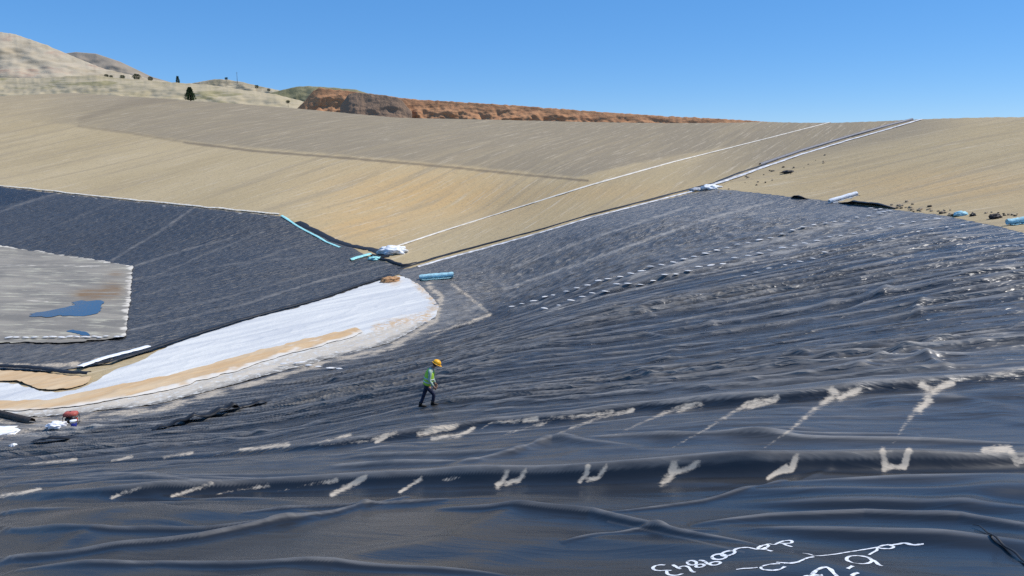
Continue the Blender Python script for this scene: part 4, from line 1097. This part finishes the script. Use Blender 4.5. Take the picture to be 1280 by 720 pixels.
# ---- the worker walking up the liner
M_SKIN = plain('skin', (.36, .20, .13), .6, .1); M_VEST = plain('lime_vest', (.42, .68, .07), .75, .15, 9)
M_SHIRT = plain('pale_green_shirt', (.34, .45, .36), .8, .12, 9); M_JEANS = plain('navy_trousers', (.022, .026, .05), .85, .25, 14, .005)
M_HAT = plain('yellow_hat', (.85, .42, .02), .35, .05); M_BOOT = plain('dark_boots', (.015, .014, .013), .6, .2)
M_TAPE = plain('silver_tape', (.62, .64, .62), .35, .05); M_HAIR = plain('dark_hair', (.02, .014, .01), .7, .2); M_EYE = plain('eye', (.03, .02, .02), .3, .1)
fr_ = place(527.5, 513); ff_ = place(543, 509.5)
PX = (fr_ + ff_) / 2
person = thing('person', 'worker in yellow hard hat, lime vest and dark trousers walking up the black liner', 'person', (PX.x, PX.y, min(fr_.z, ff_.z)), R(6))
za, zb = fr_.z - person.location.z, ff_.z - person.location.z
def skin_mesh(name, pts, edges, m, parent, sub=2, root=0):
    me = bpy.data.meshes.new(name + '_base')
    me.from_pydata([p[:3] for p in pts], edges, [])
    o = bpy.data.objects.new(name + '_base', me); COL.objects.link(o)
    o.modifiers.new('s', 'SKIN')
    if not me.skin_vertices: me.skin_vertices.new()
    for sv, p in zip(me.skin_vertices[0].data, pts):
        r_ = p[3]; sv.radius = (r_, p[4] if len(p) > 4 else r_)
    me.skin_vertices[0].data[root].use_root = True
    sb = o.modifiers.new('d', 'SUBSURF'); sb.levels = sub; sb.render_levels = sub
    dg = bpy.context.evaluated_depsgraph_get(); dg.update()
    out = bpy.data.meshes.new_from_object(o.evaluated_get(dg))
    bpy.data.objects.remove(o); out.name = name
    out.polygons.foreach_set('use_smooth', np.full(len(out.polygons), True))
    out.materials.clear(); out.materials.append(m)
    r = bpy.data.objects.new(name, out); COL.objects.link(r); r.parent = parent
    return r
HIP = (-.02, 0, .80 + .5 * (za + zb)); hz = HIP[2]
CH = (.08, 0, hz + .34); SH = (.12, 0, hz + .49); NK = (.19, 0, hz + .58); HD = (.30, 0, hz + .665)
def leg(y, kx, kz, ax, az_, r=1.0): return [(HIP[0] + .0, y, hz - .05), (kx, y * 1.0, kz), (ax, y, az_)]
Lr = leg(.085, -.13, hz - .40, -.255, .10 + za)        # rear leg (far side)
Lf = leg(-.085, .205, hz - .36, .16, .10 + zb)         # front leg (near side)
armN = [(.10, -.20, hz + .46), (.06, -.235, hz + .18), (.20, -.20, hz - .04)]
armF = [(.14, .20, hz + .46), (.16, .235, hz + .18), (.25, .19, hz - .05)]
pts = [(*HIP, .115, .085), (.03, 0, hz + .17, .11, .08), (*CH, .125, .09), (*SH, .10, .075), (*NK, .052), (.245, 0, hz + .635, .06), (*HD, .092, .082), (.34, 0, hz + .70, .075, .07)]
edges = [(0, 1), (1, 2), (2, 3), (3, 4), (4, 5), (5, 6), (6, 7)]
for L_, rad_ in ((Lr, (.085, .055, .038)), (Lf, (.085, .055, .038))):
    b0 = len(pts); pts += [(*p, r_) for p, r_ in zip(L_, rad_)]; edges += [(0, b0), (b0, b0 + 1), (b0 + 1, b0 + 2)]
for A_ in (armN, armF):
    b0 = len(pts); d_ = (Vector(A_[2]) - Vector(A_[1])).normalized(); palm = Vector(A_[2]) + d_ * .075
    pts += [(*A_[0], .05), (*A_[1], .038), (*A_[2], .026), (*palm, .034, .02)]; edges += [(3, b0), (b0, b0 + 1), (b0 + 1, b0 + 2), (b0 + 2, b0 + 3)]
body = skin_mesh('body', pts, edges, M_SKIN, person)
bm = bmesh.new(); bm.from_mesh(body.data)
for A_, sgn in ((armN, -1), (armF, 1)):
    d_ = (Vector(A_[2]) - Vector(A_[1])).normalized(); palm = Vector(A_[2]) + d_ * .08
    side = Vector((0, sgn, 0)); up = d_.cross(side).normalized()
    for j, L_ in enumerate((.07, .08, .075, .06)):
        o_s = up * (.026 - .0175 * j)
        tube(bm, [palm + o_s - d_ * .03, palm + o_s + d_ * L_ * .5, palm + o_s + d_ * L_ * .85 - side * .018, palm + o_s + d_ * L_ * 1.05 - side * .04], [.0095, .0095, .0085, .006], 7)
    tube(bm, [palm + up * .02 - d_ * .06, palm + up * .05 - d_ * .03 - side * .012, palm + up * .055 - side * .03, palm + up * .045 + d_ * .02 - side * .04], [.012, .011, .010, .007], 7)
hd = Vector(HD); fw = Vector((.86, 0, -.5)); upv = Vector((.5, 0, .86))       # face looks ahead and down
tube(bm, [hd + fw * .085 + upv * .02, hd + fw * .115 - upv * .012, hd + fw * .088 - upv * .03], [.008, .017, .010], 8)
for y in (-.085, .085):
    tube(bm, [hd + Vector((0, y, 0)) - upv * .02, hd + Vector((0, y * 1.12, 0)) + upv * .03], [.016, .02], 8, .5)
tube(bm, [hd + fw * .088 - upv * .055 + Vector((0, -.02, 0)), hd + fw * .09 - upv * .055 + Vector((0, .02, 0))], .006, 6)
bm.to_mesh(body.data); bm.free()
body.data.polygons.foreach_set('use_smooth', np.full(len(body.data.polygons), True))
bm = bmesh.new()
for y in (-.032, .032): bmesh.ops.create_icosphere(bm, subdivisions=2, radius=.011, matrix=Matrix.Translation(hd + fw * .084 + upv * .018 + Vector((0, y, 0))))
bm_obj('eyes', bm, M_EYE, person)
bm = bmesh.new(); bmesh.ops.create_icosphere(bm, subdivisions=3, radius=.098, matrix=Matrix.Translation(hd - fw * .022 + upv * .0))
bmesh.ops.delete(bm, geom=[w for w in bm.verts if (w.co - hd).dot(fw) > .03 or (w.co - hd).dot(upv) < -.06], context='VERTS')
bm_obj('hair', bm, M_HAIR, person)
# trousers
tp_ = [(HIP[0], 0, hz + .06, .135, .105), (HIP[0], 0, hz - .05, .14, .115)]; te = [(0, 1)]
for L_ in (Lr, Lf):
    b0 = len(tp_); y = L_[0][1]
    mid = Vector(L_[0]).lerp(Vector(L_[1]), .5)
    tp_ += [(L_[0][0], y, hz - .12, .098), (*mid, .085), (*L_[1], .068), *[(*Vector(L_[1]).lerp(Vector(L_[2]), f), r_) for f, r_ in ((.5, .064), (.95, .058))]]
    te += [(1, b0)] + [(b0 + i, b0 + i + 1) for i in range(4)]
skin_mesh('trousers', tp_, te, M_JEANS, person)
# shirt with sleeves
sp = [(.0, 0, hz + .02, .14, .11), (.035, 0, hz + .2, .14, .105), (.085, 0, hz + .36, .15, .112), (.125, 0, hz + .49, .11, .085), (.17, 0, hz + .555, .065)]
se = [(0, 1), (1, 2), (2, 3), (3, 4)]
for A_ in (armN, armF):
    b0 = len(sp)
    sp += [(*A_[0], .068), (*Vector(A_[0]).lerp(Vector(A_[1]), .5), .058), (*A_[1], .052), (*Vector(A_[1]).lerp(Vector(A_[2]), .55), .045), (*Vector(A_[1]).lerp(Vector(A_[2]), .93), .040)]
    se += [(3, b0)] + [(b0 + i, b0 + i + 1) for i in range(4)]
skin_mesh('shirt', sp, se, M_SHIRT, person)
# vest with silver bands
def vest_ring(s, g=0.0, n=28):
    x0 = -.015 + .145 * s; z0_ = hz - .03 + .55 * s
    rx = .135 + .03 * math.sin(math.pi * min(1, s * 1.05)) - .04 * max(0, s - .75) * 4 + g
    ry = .165 + .035 * math.sin(math.pi * min(1, s)) - .06 * max(0, s - .8) * 4 + g
    return [Vector((x0 + rx * math.cos(a) + .006 * math.sin(5 * a + 9 * s), ry * math.sin(a), z0_ - .25 * rx * math.cos(a))) for a in [2 * math.pi * k / n for k in range(n)]]
bm = bmesh.new(); loft(bm, [vest_ring(s) for s in (0, .08, .2, .35, .5, .65, .78, .88, .96, 1.0)])
vest = bm_obj('vest', bm, M_VEST, person)
for s0 in (.16, .38):
    bm = bmesh.new(); loft(bm, [vest_ring(s0, .0), vest_ring(s0, .005), vest_ring(s0 + .075, .005), vest_ring(s0 + .075, .0)], False)
    bm_obj('reflective_band', bm, M_TAPE, vest)
# hard hat
t_ = Matrix.Translation(hd + upv * .03 - fw * .005) @ Matrix(((fw.x, 0, upv.x, 0), (0, 1, 0, 0), (fw.z, 0, upv.z, 0), (0, 0, 0, 1)))
bm = bmesh.new()
loft(bm, [[t_ @ Vector((.148 * f * math.cos(a), .118 * f * math.sin(a), z)) for a in [2 * math.pi * k / 24 for k in range(24)]] for f, z in ((.96, 0), (1, .02), (.98, .06), (.88, .095), (.68, .125), (.4, .143), (.12, .15))])
tube(bm, [t_ @ Vector((-.135, 0, .045)), t_ @ Vector((-.08, 0, .128)), t_ @ Vector((0, 0, .155)), t_ @ Vector((.08, 0, .128)), t_ @ Vector((.135, 0, .045))], .014, 8)
hat = bm_obj('hard_hat', bm, M_HAT, person)
bm = bmesh.new()
loft(bm, [[t_ @ Vector(((.148 * f + (.045 * max(0, math.cos(a)) ** 2 if f > 1 else 0)) * math.cos(a), .118 * f * math.sin(a), z)) for a in [2 * math.pi * k / 28 for k in range(28)]] for f, z in ((.97, .012), (1.1, .004), (1.12, -.002), (.97, .002))], False)
bm_obj('brim', bm, M_HAT, hat)
for (ax, y, gz, pit) in ((-.255, .085, za, .25), (.16, -.085, zb, 0)):
    bm = bmesh.new()
    loft(bm, [[Vector((ax + x + .05 * 0, y + wy * math.sin(a) , gz + max(0.0, zc + hzz * math.cos(a)))) for a in [2 * math.pi * k / 12 for k in range(12)]] for x, wy, zc, hzz in ((-.075, .03, .05, .045), (-.06, .042, .06, .06), (0, .048, .07, .07), (.07, .047, .05, .05), (.14, .05, .04, .04), (.19, .04, .035, .033), (.205, .02, .03, .02))])
    tube(bm, [(ax, y, gz + .06), (ax, y, gz + .19)], [.055, .058], 12)
    bm_obj('boot', bm, M_BOOT, person)
